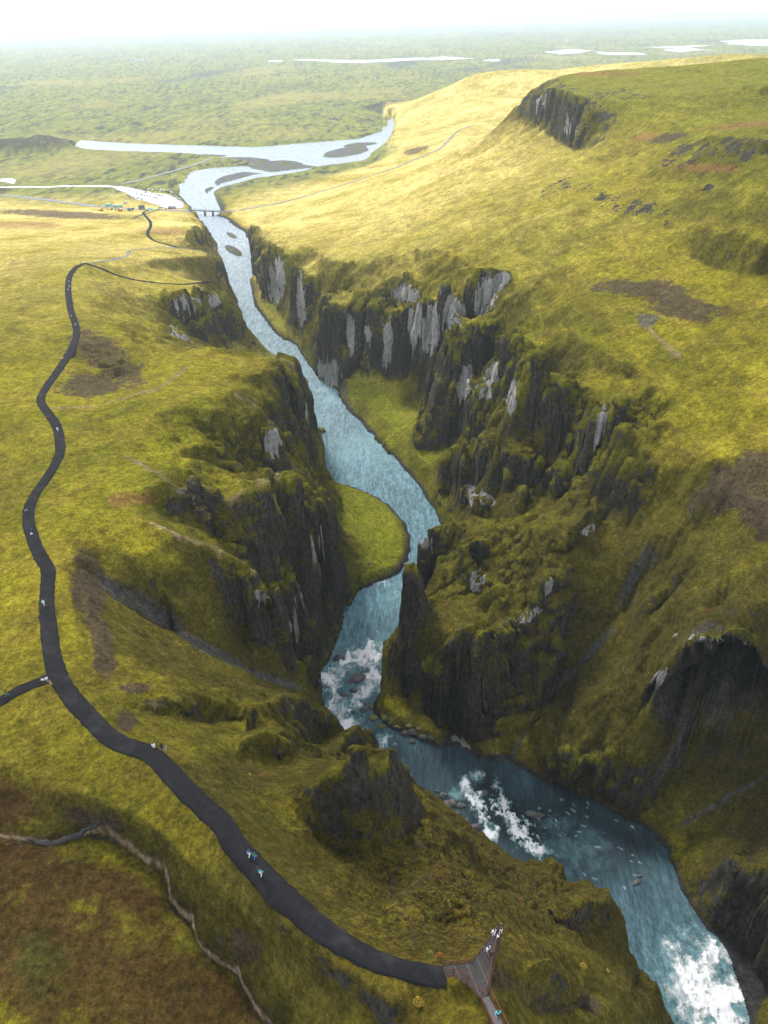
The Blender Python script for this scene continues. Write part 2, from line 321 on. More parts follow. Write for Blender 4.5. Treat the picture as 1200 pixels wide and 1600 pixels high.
def slide(Pp, H, tol=.8):
    """points of a line that the relief hides come forward along their line of sight to where the ground is met"""
    Q = Pp-CAMP; t = np.linspace(.35, .992, 420)[None, :, None]; W = CAMP+Q[:, None, :]*t
    zz = samp(H, W[..., 0], W[..., 1]); hid = W[..., 2] < zz-tol; first = np.argmax(hid, 1); anyh = hid.any(1)
    k = np.where(anyh, t[0, first, 0], 1.0)
    k = np.minimum(k, 1); kk = np.convolve(np.pad(k, 4, mode='edge'), np.ones(9)/9, 'valid'); k = np.minimum(k*.5+kk*.5, 1)
    return CAMP+Q*k[:, None]
def assemble():
    val, cnt = rasterize()
    fix = cnt > 0; H = np.where(fix, val/np.maximum(cnt, 1), 0)
    inriv = _INR
    H = np.where(inriv, zwater(GY)-1.6, H); fix |= inriv
    # the plain and the edges of the map
    pxg, pyg, fg = project(np.stack([GX, GY, np.zeros_like(GX)], -1))
    plain = (fg > 0) & (((pyg < 285) & (pxg < 330)) | ((pyg < 262) & (pxg < 560)) | ((pyg < 215) & (pxg < 600)) | ((pyg < 150) & (pxg < 640)))
    H = np.where(plain & ~inriv, 0.6, H); fix |= plain
    far = GR > 1450; farb = np.broadcast_to(far, H.shape) & ~fix
    prof = np.interp(np.degrees(GA), [-2, 0, 2, 4, 7, 10, 15, 30, 60], [0, 6, 20, 46, 84, 93, 103, 120, 120])
    rad = np.interp(GR, [1450, 1700, 1980, 2150, 2450], [.42, .60, 1, .85, 0])*(1+.10*np.sin(GR/47+3*GA*8))
    H = np.where(farb, prof*rad+.6, H); fix |= farb
    return H, fix, inriv
_INR = in_poly(GX, GY, RIVER_POLY)
def blur(A, n=1):
    for _ in range(n):
        P = np.pad(A, 1, mode='edge')
        A = (P[:-2, 1:-1]+P[2:, 1:-1]+P[1:-1, :-2]+P[1:-1, 2:]+4*P[1:-1, 1:-1])/8
    return A
for it_ in range(3):
    H, fix, inriv = assemble(); H = solve(H, fix, 6)
    if it_ == 2: break
    for k_ in SEEN: LINES[k_] = slide(LINES[k_], H)
    for k_, p_, d_, v_ in CLT:
        if not v_: continue
        B_ = slide(LINES[k_], H); rb_ = np.hypot(B_[:, 0], B_[:, 1])+p_[:, 5]; T_ = CAMP+d_*(rb_/np.hypot(d_[:, 0], d_[:, 1]))[:, None]
        LINES[k_] = B_; LINES[k_+1] = T_
        for q_, cf_ in enumerate(CLIFFS):
            if cf_[3] == k_: CLIFFS[q_] = (B_, T_, cf_[2], k_)
        if CAVE[3] == k_: CAVE = (B_, T_, CAVE[2], k_)
print('relief', time.time()-T0)
Hs = blur(H, 4)
H = np.where(inriv, H, H*.6+Hs*.4)
def samp(G, x, y):
    i, j = to_grid(x, y); i = np.clip(i, 0, NA-1.001); j = np.clip(j, 0, NR-1.001)
    i0 = i.astype(int); j0 = j.astype(int); fi = i-i0; fj = j-j0
    return (G[j0, i0]*(1-fi)+G[j0, i0+1]*fi)*(1-fj)+(G[j0+1, i0]*(1-fi)+G[j0+1, i0+1]*fi)*fj
# distance-like masks on the coarse grid: 1 on the line, fading out
def line_mask(lines, wid):
    M = np.zeros((NR, NA))
    for P in lines:
        for k in range(len(P)-1):
            a, b = P[k, :2], P[k+1, :2]
            L2 = ((b-a)**2).sum()+1e-9
            i0, j0 = to_grid(min(a[0], b[0]), 1); ra = math.hypot(*a); rb = math.hypot(*b)
            jlo = int(max(0, (math.log(max(min(ra, rb)-wid*1.6, 10))-LR0)/(LR1-LR0)*(NR-1))); jhi = int(min(NR-1, (math.log(max(ra, rb)+wid*1.6)-LR0)/(LR1-LR0)*(NR-1)+2))
            aa = sorted([math.atan2(a[0], a[1]), math.atan2(b[0], b[1])]); pad = wid*1.6/min(ra, rb)
            ilo = int(max(0, (aa[0]-pad-AZ0)/(AZ1-AZ0)*(NA-1))); ihi = int(min(NA-1, (aa[1]+pad-AZ0)/(AZ1-AZ0)*(NA-1)+2))
            if ihi <= ilo or jhi <= jlo: continue
            x = GX[jlo:jhi, ilo:ihi]; y = GY[jlo:jhi, ilo:ihi]
            t = np.clip(((x-a[0])*(b[0]-a[0])+(y-a[1])*(b[1]-a[1]))/L2, 0, 1)
            d = np.hypot(x-a[0]-t*(b[0]-a[0]), y-a[1]-t*(b[1]-a[1]))
            M[jlo:jhi, ilo:ihi] = np.maximum(M[jlo:jhi, ilo:ihi], np.clip(1.6-d/wid, 0, 1))
    return M
def P3(pts, n=4):
    p = dens(pts, n); return at(p[:, 0], p[:, 1], p[:, 2])
MPATH = line_mask([P3(PATH), P3(PATH_W), P3(TRAIL_VIEW), P3(TRAIL_TOP), P3(PATH_FAR)], 4.0)
MPATH = np.maximum(MPATH, line_mask([P3([(716,1528,120),(770,1470,120.5)]), P3([(740,1520,120),(770,1560,120)]), P3([(770,1560,120),(800,1620,122.2),(840,1700,126)])], 5.0))

MCL = np.zeros((NR, NA))
for B, Tp, rk, _k in CLIFFS:
    for t in np.linspace(-.12, 1.05, 40):
        Q = B+(Tp-B)*t; i, j = to_grid(Q[:, 0], Q[:, 1]); i = np.clip(np.rint(i).astype(int), 0, NA-1); j = np.clip(np.rint(j).astype(int), 0, NR-1); MCL[j, i] = rk
MCV = np.zeros((NR, NA)); MCT = np.zeros((NR, NA)); MCF = np.zeros((NR, NA))
for t in np.linspace(-.9, 1.05, 60):
    Q = CAVE[0]+(CAVE[1]-CAVE[0])*t; i, j = to_grid(Q[:, 0], Q[:, 1]); i = np.clip(np.rint(i).astype(int), 0, NA-1); j = np.clip(np.rint(j).astype(int), 0, NR-1); MCV[j, i] = 1; MCT[j, i] = CAVE[1][:, 2]; MCF[j, i] = CAVE[0][:, 2]
mv = blur(MCV, 4)+1e-4; MCT = blur(MCT, 4)/mv; MCF = blur(MCF, 4)/mv; MCV = np.minimum(mv*1.6, 1)
MCL = blur(np.minimum(blur(MCL, 3)*2, 1), 2)
# broken ground: where the canyon sides are cut into ribs and towers
CRAG = np.zeros((NR, NA)); gx_, gy_, gf_ = project(np.stack([GX, GY, H], -1))
for (px, py, rx, ry) in [(560,500,90,110),(700,520,110,110),(790,620,130,130),(900,680,110,110),(740,740,60,60),(760,900,140,110),(800,850,110,60),(760,1000,110,90),(700,1080,70,90),(440,760,110,90),(470,640,60,70),(430,900,90,110),(330,490,80,50),(300,370,50,40),(430,420,60,60),(560,1240,110,100),(480,1140,60,50),(640,1340,70,50),(1110,1090,90,100),(920,1210,90,50),(870,180,80,50),(700,1420,70,50),(350,690,120,60),(300,770,90,40),(240,910,80,35),(400,860,100,60),(270,1100,110,30),(420,1170,60,30),(870,1420,90,60),(880,1540,90,60),(180,560,90,50),(900,750,150,70),(1000,660,70,60)]:
    CRAG = np.maximum(CRAG, np.clip(1.5-1.5*np.hypot((gx_-px)/rx, (gy_-py)/ry), 0, 1)*(gf_ > 0))
CRAG = blur(CRAG, 3)
# ------------------------------------------------------------------ fine grid
import os
QL = 1.0
NU = int(1100*QL)
rows = [26.0]
while rows[-1] < 26000:
    r = rows[-1]; dr = r*0.0032/QL
    if r > 950: dr *= (r/950)
    if r > 3000: dr *= 1.8
    rows.append(r+dr)
rr = np.array(rows); NV = len(rr)
amax = np.radians(np.interp(np.log(rr), [math.log(26), math.log(90), math.log(200), math.log(500), math.log(5000)], [83, 76, 62, 50, 47]))
_u = np.linspace(-1, 1, NU); uu = .70*_u+.30*_u**9
AZ = amax[:, None]*uu[None, :]
X = rr[:, None]*np.sin(AZ); Y = rr[:, None]*np.cos(AZ)
print('grid', NU, NV, NU*NV*2, time.time()-T0)

def slope_of(Z, X, Y):
    # gradient magnitude through the polar frame
    dr = np.gradient(Z, axis=0)/np.maximum(np.gradient(rr)[:, None], 1e-6)
    da = np.gradient(Z, axis=1)/(np.gradient(AZ, axis=1)*rr[:, None])
    return np.hypot(dr, da)
def height(X, Y):
    R = np.hypot(X, Y)
    H0 = samp(H, X, Y)
    mp = samp(MPATH, X, Y)
    calm = 1-mp
    D0 = np.sqrt(R*R+(CAMH-H0)**2); sc = np.clip((D0-40)/220, .3, 1); wamp = sc*np.clip((H0-zwater(Y)-0.5)/8, 0, 1)*np.clip((1700-R)/500, 0, 1)*calm
    ss, pp = -.26*X+.96*Y, .96*X+.26*Y; rough = .55+.9*samp(CRAG, X, Y)
    wx = wamp*rough*(4.6*ridged2(ss/15, pp/26, 3, 3)+1.8*fbm2(X/6.5, Y/6.5, 2, 9))
    wy = wamp*rough*(4.2*ridged2(ss/15+40, pp/26, 3, 23)+1.8*fbm2(X/6.5+9, Y/6.5, 2, 29))
    return samp(H, X+wx, Y+wy), mp, calm, R, sc, samp(MCL, X+wx, Y+wy), samp(CRAG, X, Y)
Z0, mp, calm, R, sc, clf, crg = height(X, Y)
D_ = np.sqrt(R*R+(CAMH-Z0)**2); S0 = slope_of(Z0, X, Y); S0b = blur(S0, 6)
above = np.clip((Z0-zwater(Y))/3, 0, 1)
nearm = np.clip((1700-R)/400, 0, 1)
steep = np.clip((S0b-.5)/1.2, 0, 1)
Z = Z0 + sc*nearm*above*calm*(0.9*fbm2(X/24, Y/24, 3, 41)+(steep*(.35+.5*clf)+crg*np.clip(S0b*1.5+.1, .3, 1)*1.35)*(3.4*(np.abs(ridged2((-.26*X+.96*Y)/8.5, (.96*X+.26*Y)/17, 4, 51)+.35)*1.3-.75)+.9*fbm2(X/2.6, Y/2.6, 2, 61)) + .13*fbm2(X/1.6, Y/1.6, 2, 71)*(1+2*steep))
HM = np.clip(1.4-1.4*np.hypot((project(np.stack([X, Y, Z0], -1))[0]-720)/330, (project(np.stack([X, Y, Z0], -1))[1]-1400)/230), 0, 1)*(R < 200); Z += HM*calm*above*(3.0*np.maximum(ridged2(X/10.5, Y/10.5, 4, 74), -.35)+.35*ridged2(X/2.2, Y/2.2, 2, 75))
tus = (1-2*np.abs(vn2(X/1.5+.4*Y, Y/1.5, 72)))*.5+(1-2*np.abs(vn2(X/.8, Y/.8+.3*X, 73)))*.3; Z += calm*above*np.clip((420-R)/200, 0, 1)*(.20+.15*HM)*tus
# ribs and gullies running down the sides of the canyon
inn = np.clip((96-Z0)/14, 0, 1)*np.clip((Z0-zwater(Y)-4)/10, 0, 1)*np.clip((560-R)/120, 0, 1)*np.clip((S0b-.25)/.35, 0, 1)*calm
wr = np.clip((X-22)/25, 0, 1)*np.clip((290-R)/60, 0, 1); wob = 5*fbm2(X/18, Y/18, 3, 711)
rib_a = ridged2((AZ*175+wob)/10.5, R/52, 3, 701); rib_b = ridged2((-.26*X+.96*Y+wob)/11, (.96*X+.26*Y)/48, 3, 702)
rib = rib_b+(rib_a-rib_b)*wr; Z += inn*(2.9*rib+1.4*np.minimum(rib, 0))*np.clip(D_/230, .5, 1.2)
# ledges in the rock
led = Z+1.2*fbm2(X/15, Y/15, 2, 81); Z += sc*nearm*steep*above*(.15+.6*clf)*np.sin(led*1.05)*calm
# hummocky lava plain beyond the river
pl = 1-np.clip((Z0-2.5)/3, 0, 1)
pxf, pyf, _f = project(np.stack([X, Y, np.zeros_like(X)], -1))
lava = np.clip((R-1060)/100, 0, 1)*pl*np.clip((Z0+.3)/.6, 0, 1)
Z += lava*(1.6*np.maximum(ridged2(X/38, Y/60, 3, 91), -.3)+.5)*np.clip(R/2200, .5, 2.2)
river_m = in_poly(X, Y, RIVER_POLY)
KN = np.zeros_like(Z)
for (px, py, h, a, b) in [(30, 236, 20, 110, 55), (90, 228, 10, 60, 40), (600, 172, 14, 60, 60), (135, 226, 4, 20, 20)]:
    c = at(px, py, 0); g = np.clip(1.35-np.hypot((X-c[0])/a, (Y-c[1])/b)+.3*fbm2(X/40, Y/40, 3, 171), 0, 1); Z += h*g*(~river_m); KN = np.maximum(KN, g)
MST = samp(line_mask([P3(STREAM)], 1.0), X, Y); Z -= MST*.45
# smooth the terrain under the path
mpb = blur(mp, 2)
print('heights', time.time()-T0)

def grid_faces(nv, nu, keep=None):
    a = np.arange(nv*nu).reshape(nv, nu)
    q = np.stack([a[:-1, :-1], a[:-1, 1:], a[1:, 1:], a[1:, :-1]], -1).reshape(-1, 4)
    if keep is not None: q = q[keep.reshape(-1)]
    return q
def mesh_from(name, co, quads):
    me = bpy.data.meshes.new(name)
    me.vertices.add(len(co)); me.vertices.foreach_set('co', np.ascontiguousarray(co, np.float32).ravel())
    n = len(quads); k = quads.shape[1]
    me.loops.add(n*k); me.loops.foreach_set('vertex_index', np.ascontiguousarray(quads, np.int32).ravel())
    me.polygons.add(n); me.polygons.foreach_set('loop_start', np.arange(0, n*k, k, dtype=np.int32)); 
    me.update(calc_edges=True)
    me.polygons.foreach_set('use_smooth', np.ones(n, bool))
    return me
def normals(P):
    du = np.gradient(P, axis=1); dv = np.gradient(P, axis=0)
    N = np.cross(du, dv); return N/np.maximum(np.linalg.norm(N, axis=-1, keepdims=True), 1e-9)
P = np.stack([X, Y, Z], -1)
N = normals(P)
st = np.clip((1-N[..., 2]-.25)/.35, 0, 1)*nearm*above*calm
d3 = sc*((1-2*np.abs(vn3(X/4.5, Y/4.5, Z/8, 5)))*1.0+(1-2*np.abs(vn3(X/1.9, Y/1.9, Z/3.0, 6)))*.55+vn3(X/.9, Y/.9, Z/1.2, 7)*.22+np.round(vn3(X/3.2, Y/3.2, Z/4.5, 9)*2.6+.5*vn3(X/1.2, Y/1.2, Z/1.5, 10))*.38*np.clip(clf+.6*crg, 0, 1)+(1-2*np.abs(vn3(X/8, Y/8, Z/22, 8)))*1.6)
P = P+N*(st*(.4+.6*clf+.4*crg)*d3)[..., None]
cvm = samp(MCV, X, Y); tt = np.clip((samp(MCT, X, Y)-P[..., 2])/np.maximum(samp(MCT, X, Y)-samp(MCF, X, Y), 1), 0, 1)
cdir = np.array([.62, .78]); push = cvm*np.clip(np.sin(np.pi*np.minimum(tt*1.15, 1)**.6), 0, 1)*17
P[..., 0] += push*cdir[0]; P[..., 1] += push*cdir[1]
N = normals(P)
print('disp', time.time()-T0)

def fattr(me, name, arr):
    a = me.attributes.new(name, 'FLOAT', 'POINT'); a.data.foreach_set('value', np.ascontiguousarray(arr, np.float32).ravel())
def cattr(me, name, arr):
    a = me.attributes.new(name, 'FLOAT_COLOR', 'POINT'); c = np.ones(arr.shape[:-1]+(4,), np.float32); c[..., :3] = arr; a.data.foreach_set('color', c.ravel())

def fine_line(pts3, wid):
    M = np.zeros_like(X)
    for a, b in zip(pts3[:-1], pts3[1:]):
        pad = wid*2.5; ra, rb = math.hypot(a[0], a[1]), math.hypot(b[0], b[1])
        jl = max(0, int(np.searchsorted(rr, min(ra, rb)-pad))); jh = min(NV, int(np.searchsorted(rr, max(ra, rb)+pad))+1)
        aa = sorted([math.atan2(a[0], a[1]), math.atan2(b[0], b[1])]); pa = pad/min(ra, rb); am = amax[jl:jh]
        if jh <= jl: continue
        il = max(0, int(np.searchsorted(uu, min((aa[0]-pa)/am.max(), (aa[0]-pa)/am.min())))-2); ih = min(NU, int(np.searchsorted(uu, max((aa[1]+pa)/am.min(), (aa[1]+pa)/am.max())))+3)
        if ih <= il: continue
        x = X[jl:jh, il:ih]+WX_[jl:jh, il:ih]*wid; y = Y[jl:jh, il:ih]+WY_[jl:jh, il:ih]*wid; L2 = (b[0]-a[0])**2+(b[1]-a[1])**2+1e-9
        t = np.clip(((x-a[0])*(b[0]-a[0])+(y-a[1])*(b[1]-a[1]))/L2, 0, 1); d = np.hypot(x-a[0]-t*(b[0]-a[0]), y-a[1]-t*(b[1]-a[1]))
        M[jl:jh, il:ih] = np.maximum(M[jl:jh, il:ih], np.clip(1.5-d/wid, 0, 1))
    return M
WX_ = 1.2*fbm2(X/1.7, Y/1.7, 3, 501); WY_ = 1.2*fbm2(X/1.7+30, Y/1.7, 3, 502)
# ------------------------------------------------------------------ what covers the ground
TPX, TPY, TF = project(P)
TD = np.linalg.norm(P-CAMP, axis=-1)
def hit(px, py):
    """where the line of sight through a pixel meets the relief"""
    d = ray(px, py); d = d/np.linalg.norm(d); t = np.concatenate([np.arange(60, 500, .5), np.arange(500, 2500, 3), np.arange(2500, 12000, 12)])
    Q = CAMP+d*t[:, None]; zz = samp_fine(Q[:, 0], Q[:, 1]); k = np.argmax(Q[:, 2] < zz)
    return Q[k] if Q[k, 2] < zz[k] else Q[-1]
_lr = np.log(rr)
def samp_fine(x, y, G=None):
    G = P[..., 2] if G is None else G
    r = np.hypot(x, y); j = np.interp(r, rr, np.arange(NV)); am = np.interp(r, rr, amax)
    i = np.interp(np.arctan2(x, y)/am, uu, np.arange(NU)); i = np.clip(i, 0, NU-1.001); j = np.clip(j, 0, NV-1.001)
    i0 = i.astype(int); j0 = j.astype(int); fi = i-i0; fj = j-j0
    return (G[j0, i0]*(1-fi)+G[j0, i0+1]*fi)*(1-fj)+(G[j0+1, i0]*(1-fi)+G[j0+1, i0+1]*fi)*fj
NOIA = fbm2(X/9, Y/9, 4, 101); NOIB = fbm2(X/3, Y/3, 3, 111); NOIC = fbm2(X/45, Y/45, 3, 121); NOID = fbm2(X/1.1, Y/1.1, 3, 118)
def patch(px, py, rx, ry, ang=0, soft=.25, depth=.12, noise=.75):
    """a patch of ground cover round the place seen at a pixel"""
    h = hit(px, py); D = np.linalg.norm(h-CAMP)
    c, s = math.cos(math.radians(ang)), math.sin(math.radians(ang))
    dx, dy = TPX-px, TPY-py; u = (dx*c+dy*s)/rx; v = (-dx*s+dy*c)/ry
    q = 1-np.sqrt(u*u+v*v)+NOIA*noise*.5+NOIB*noise*.5+NOID*noise*.35
    return np.clip(q/soft, 0, 1)*(np.abs(TD/D-1) < depth)*(TF > 0)
def mixc(C, col, m):
    return C+(np.array(col)-C)*np.clip(m, 0, 1)[..., None]
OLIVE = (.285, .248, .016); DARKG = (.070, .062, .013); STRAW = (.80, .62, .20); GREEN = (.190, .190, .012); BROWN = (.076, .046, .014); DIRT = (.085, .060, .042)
GRAVEL = (.10, .10, .105); ROCK = (.035, .034, .036); PALE = (.30, .29, .27); RED = (.26, .12, .05)
C = np.broadcast_to(np.array(OLIVE), P.shape).copy(); lm_pre = np.clip((R-1020)/200, 0, 1)*(1-np.clip((Z0-4)/6, 0, 1))
C = mixc(C, GREEN, np.clip(.5+NOIC, 0, 1)*.7)
C = mixc(C, (.33, .25, .035), np.clip(.15+NOIA*1.5, 0, 1)*.6)
# drier and paler grass downstream and on the long right slope
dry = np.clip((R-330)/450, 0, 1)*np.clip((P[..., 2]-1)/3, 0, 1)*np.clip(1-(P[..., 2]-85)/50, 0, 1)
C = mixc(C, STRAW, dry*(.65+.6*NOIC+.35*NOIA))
C = mixc(C, (.20, .20, .02), np.clip((P[..., 2]-120)/25, 0, 1)*np.clip((R-300)/100, 0, 1)*.8)
tz = vn3(X/16, Y/16, P[..., 2]/1.1, 15)+.6*vn3(X/9, Y/9, P[..., 2]/.5, 16); slp = np.clip((S0b-.08)/.3, 0, 1)*(1-lm_pre)
C = C*(1+.24*tz*slp)[..., None]; C = C*(1+.22*NOIB+.16*NOID)[..., None]
dk = np.clip(ridged2(X/26, Y/26, 3, 119)*1.6-.55, 0, 1)*np.clip((700-R)/300, 0, 1); C = mixc(C, (.085, .080, .014), dk*.55)
# heath nearby: browner, with the dimmer foreground light painted into its colour
heath = np.clip((150-R)/70, 0, 1); C = mixc(C, (.125, .104, .014), heath*np.clip(.75+.5*NOIA, 0, 1)*.85)
inner_shade = np.clip((90-P[..., 2])/22, 0, 1)*np.clip((400-R)/120, 0, 1)*np.clip((P[..., 2]-zwater(Y)-9)/8, 0, 1); C = mixc(C, (.098, .082, .012), inner_shade*(.75+.3*NOIA))  # canyon shade painted in: ground below the rim takes a darker colour
C = mixc(C, (.066, .052, .014), inner_shade*np.clip((210-R)/60, 0, 1)*np.clip(X/20, 0, 1)*(.55+.5*NOIA))  # painted shade goes deeper on the near right side
# mossier and darker on the sides of the canyon; gullies between ribs darkened too
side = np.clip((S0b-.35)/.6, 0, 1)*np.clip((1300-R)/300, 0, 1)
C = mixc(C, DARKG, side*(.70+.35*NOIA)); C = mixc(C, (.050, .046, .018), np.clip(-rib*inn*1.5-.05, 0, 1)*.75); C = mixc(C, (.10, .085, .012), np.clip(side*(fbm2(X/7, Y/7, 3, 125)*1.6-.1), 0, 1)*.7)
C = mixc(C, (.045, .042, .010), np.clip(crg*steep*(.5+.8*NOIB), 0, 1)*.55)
print('base', time.time()-T0)
if True:
    # low bright terraces beside the water
    low = np.clip(1-(P[..., 2]-zwater(Y)-9)/6, 0, 1)*(R < 620)*(R > 190)*(Z0 > zwater(Y)+.2)
    C = mixc(C, (.21, .23, .016), low*.8*np.clip(1-side, .3, 1))
moor = np.zeros_like(R)
for a in [(60,1480,190,170,10,.6), (250,1560,160,110,20,.6), (150,1380,140,60,10,.6), (30,1350,110,60,0,.6), (330,1590,90,60,0,.6), (10,1250,90,50,0,.9)]:
    moor = np.maximum(moor, patch(*a))
C = mixc(C, BROWN, np.clip(moor*1.6, 0, 1)*(.9+.2*NOIC)); C = mixc(C, (.075, .075, .014), patch(70,1500,60,60,0,.6)*.8)
dirt = np.zeros_like(R)
for a in [(165,560,70,32,35), (140,600,55,22,0), (140,930,26,60,-8), (160,1010,20,50,-10), (200,1130,18,22,0), (165,1285,60,18,15), (1000,452,85,18,5), (1140,760,75,42,-15), (1190,730,60,30,0), (1060,480,60,18,20), (1200,800,40,50,0),
          (380,1480,35,30,40), (340,320,1,1,0), (215,1075,30,8,0), (245,1100,25,10,0), (650,235,22,5,-15), (1040,215,40,7,-10), (100,335,120,6,3), (660,1320,24,6,0), (1080,475,60,14,15)]:
    dirt = np.maximum(dirt, patch(*a, depth=.2))
C = mixc(C, DIRT, dirt*.85)
for a in [(1100,262,60,6,3), (1170,195,80,6,-4), (1010,215,25,7,-10), (200,780,60,14,0), (255,362,45,6,0), (40,352,60,6,0), (940,115,60,4,0)]:
    C = mixc(C, RED, patch(*a, depth=.2)*.6)
HEATH = HM*(1-.0*R)
TRAILS = [([(240,819),(275,835),(310,848),(345,861),(378,880),(394,902)], .8, 0), ([(200,715),(225,728),(255,745),(300,766),(335,771),(380,768),(430,755),(464,736)], 1.0, 0), ([(464,736),(478,744),(494,752)], .7, 0), ([(370,618),(395,632),(410,652),(422,664)], .8, 0), ([(440,560),(458,572),(472,588)], .7, 0), ([(70,640),(160,634),(240,610),(290,575)], .8, 0),
    ([(612,1385),(613,1370),(620,1358),(632,1346)], .35, 1), ([(632,1400),(640,1390),(655,1380),(685,1372)], .35, 1), ([(600,1350),(608,1380),(618,1400),(640,1440),(646,1480)], .3, 1), ([(772,1532),(785,1533),(800,1537),(815,1549),(830,1560),(850,1570),(870,1575),(930,1568)], .75, 1), ([(1000,505),(1020,520),(1060,560)], .8, 0)]
for pts_, w_, k_ in TRAILS:
    hp = [hit(*q) for q in pts_]; tm_ = fine_line(hp, w_); C = mixc(C, (.27, .21, .11) if k_ == 0 else (.075, .055, .04), tm_*(.75+.5*NOIB))
SGM = fine_line(P3(STREAM, 2), .15); C = mixc(C, (.34, .25, .18), np.clip(SGM*1.3*(.8+.9*NOID), 0, 1)); C = mixc(C, (.05, .042, .02), np.clip(fine_line(P3(STREAM, 2), .8)-SGM*2, 0, 1)*.5)
crest = np.clip((P[..., 2]-blur(P[..., 2], 24))/1.6, -1, 1); C = mixc(C, (.19, .19, .012), np.clip(crest, 0, 1)*np.clip(crg+.4*clf, 0, 1)*.45)
gra = np.zeros_like(R)
for a in [(230,950,90,16,30), (330,1015,80,10,28), (430,1062,70,7,18), (990,900,60,8,-62), (930,1010,60,7,-48), (860,1085,60,6,-52), (810,1165,45,5,-62), (1045,1190,60,9,-58), (1130,1100,40,24,-50), (1110,1262,90,7,-30), (620,900,60,10,-60), (640,870,22,12,-60), (545,650,10,40,-20), (1010,500,20,10,0), (535,600,8,30,-20), (300,770,30,5,5)]:
    gra = np.maximum(gra, patch(*a, depth=.1))
C = mixc(C, GRAVEL, gra*.75)
# wet gravel along the water
wetb = np.clip(1-(P[..., 2]-zwater(Y)-.9)/.8, 0, 1)*(R < 1300)
C = mixc(C, (.05, .05, .052), wetb)
# gravel bars and flats on the plain
flats = (Z0 < 1.2)*(R > 930)*(~river_m)
barm = np.zeros_like(R)
BARS = [(375,281,44,14,-8), (450,262,75,10,5), (370,250,60,6,0), (545,236,42,8,-8), (560,226,30,4,-5), (290,243,70,3,0), (330,297,12,6,0), (440,255,40,6,0)]
for (px, py, rx, ry, ang) in BARS:
    c, s = math.cos(math.radians(ang)), math.sin(math.radians(ang)); dx, dy = pxf-px, pyf-py
    u = (dx*c+dy*s)/rx; v = (-dx*s+dy*c)/ry; barm = np.maximum(barm, np.clip((1-np.hypot(u, v)+.25*NOIC)/.15, 0, 1)*(R > 850))
for (px, py, rx, ry, ang) in [(362,368,11,4,25), (365,392,18,7,28), (555,872,1,1,0)]:
    c, s = math.cos(math.radians(ang)), math.sin(math.radians(ang)); dx, dy = pxf-px, pyf-py
    u = (dx*c+dy*s)/rx; v = (-dx*s+dy*c)/ry; barm = np.maximum(barm, np.clip((1-np.hypot(u, v))/.2, 0, 1)*(R > 400))
P[..., 2] = np.where(river_m & (barm > 0), zwater(Y)-1.6+barm*2.1, P[..., 2])
C = mixc(C, (.13, .135, .14), barm); C = np.where((barm*river_m > .9)[..., None] & (NOIA > .25)[..., None], np.array((.14, .15, .03)), C)
# the plain: moss over lava, thin pale flats
# dark lava edges
edge = np.clip(fbm2(X/90, Y/120, 4, 601, .6)*6-2.0, 0, 1)*np.clip(1-np.abs(fbm2(X/60+9, Y/30, 3, 602))*4, 0, 1)
mossy = np.stack([.205+.05*NOIC, .225+.05*NOIC, .055+.02*NOIA], -1)
lm = np.clip((R-1020)/200, 0, 1)*(1-np.clip((Z0-4)/6, 0, 1))*(~river_m)
C = mixc(C, (0, 0, 0), lm)+mossy*lm[..., None]
C = mixc(C, (.05, .055, .05), lm*np.clip(fbm2(X/11, Y/34, 4, 91, .7)*3.2+.0+.5*NOIC, 0, 1)*.9)
C = mixc(C, (.30, .30, .07), lm*np.clip(fbm2(X/14, Y/45, 4, 95, .7)*3-.25, 0, 1)*.8)
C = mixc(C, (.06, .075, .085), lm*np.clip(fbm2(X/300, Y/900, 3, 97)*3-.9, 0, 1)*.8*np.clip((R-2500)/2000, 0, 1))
C = mixc(C, (.035, .042, .05), lm*edge*.9)
C = mixc(C, (.45, .36, .12), lm*np.clip(fbm2(X/260, Y/420, 3, 131)*1.8-.35, 0, 1)*.5)
C = mixc(C, (.055, .055, .05), np.clip(KN*1.5, 0, 1)*(.8+.5*NOIB))
C = np.maximum(C, .008)
# far branches of water on the plain are laid separately; pale tuff on the cliffs
pale = np.zeros_like(R)
for a in [(432,440,14,45,5), (470,470,7,50,0), (515,580,16,26,-20), (549,520,7,40,0), (575,520,6,16,0), (605,540,9,45,3), (630,460,26,16,-5), (665,510,32,42,15), (700,490,26,34,15), (760,460,18,40,25), (790,430,10,16,20),
          (770,590,40,16,-55), (725,600,10,30,15), (735,770,8,22,-15), (760,780,16,9,30), (425,692,12,26,5), (497,855,13,24,5), (463,965,10,42,12), (478,640,3,34,-8), (400,930,26,8,0), (290,475,22,14,5), (335,470,10,12,0), (280,522,22,10,30), (830,960,22,9,-30), (858,915,6,20,15),
          (748,905,12,20,25), (710,975,11,17,20), (720,1165,24,12,25), (665,850,10,14,0), (920,828,14,8,-20), (800,620,8,30,5), (940,660,10,30,5), (845,158,16,7,0), (893,200,12,9,20), (1032,1060,8,26,35), (1110,1000,50,5,8)]:
    pale = np.maximum(pale, patch(a[0], a[1], a[2]*1.35, a[3]*1.2, a[4], depth=.07, noise=.45, soft=.55))
pale *= np.clip((.80-N[..., 2])/.15, 0, 1)
scree = np.zeros_like(R)
for a in [(850,150,50,22,-10), (900,180,60,40,20), (1010,330,60,18,12), (1120,232,90,16,0), (1180,235,60,16,0), (960,150,50,10,0), (930,300,30,12,20), (1060,255,40,6,0), (870,295,30,10,-30), (1100,292,14,6,0)]:
    scree = np.maximum(scree, patch(*a, depth=.15))
Nz = N[..., 2]
rock = np.clip((.27+.22*clf+.75*np.clip(push/4, 0, 1)*np.clip((.85-tt)/.2, 0, 1)-Nz+.14*NOIA+.12*NOIB)/.14, 0, 1)*above*(1-lm)
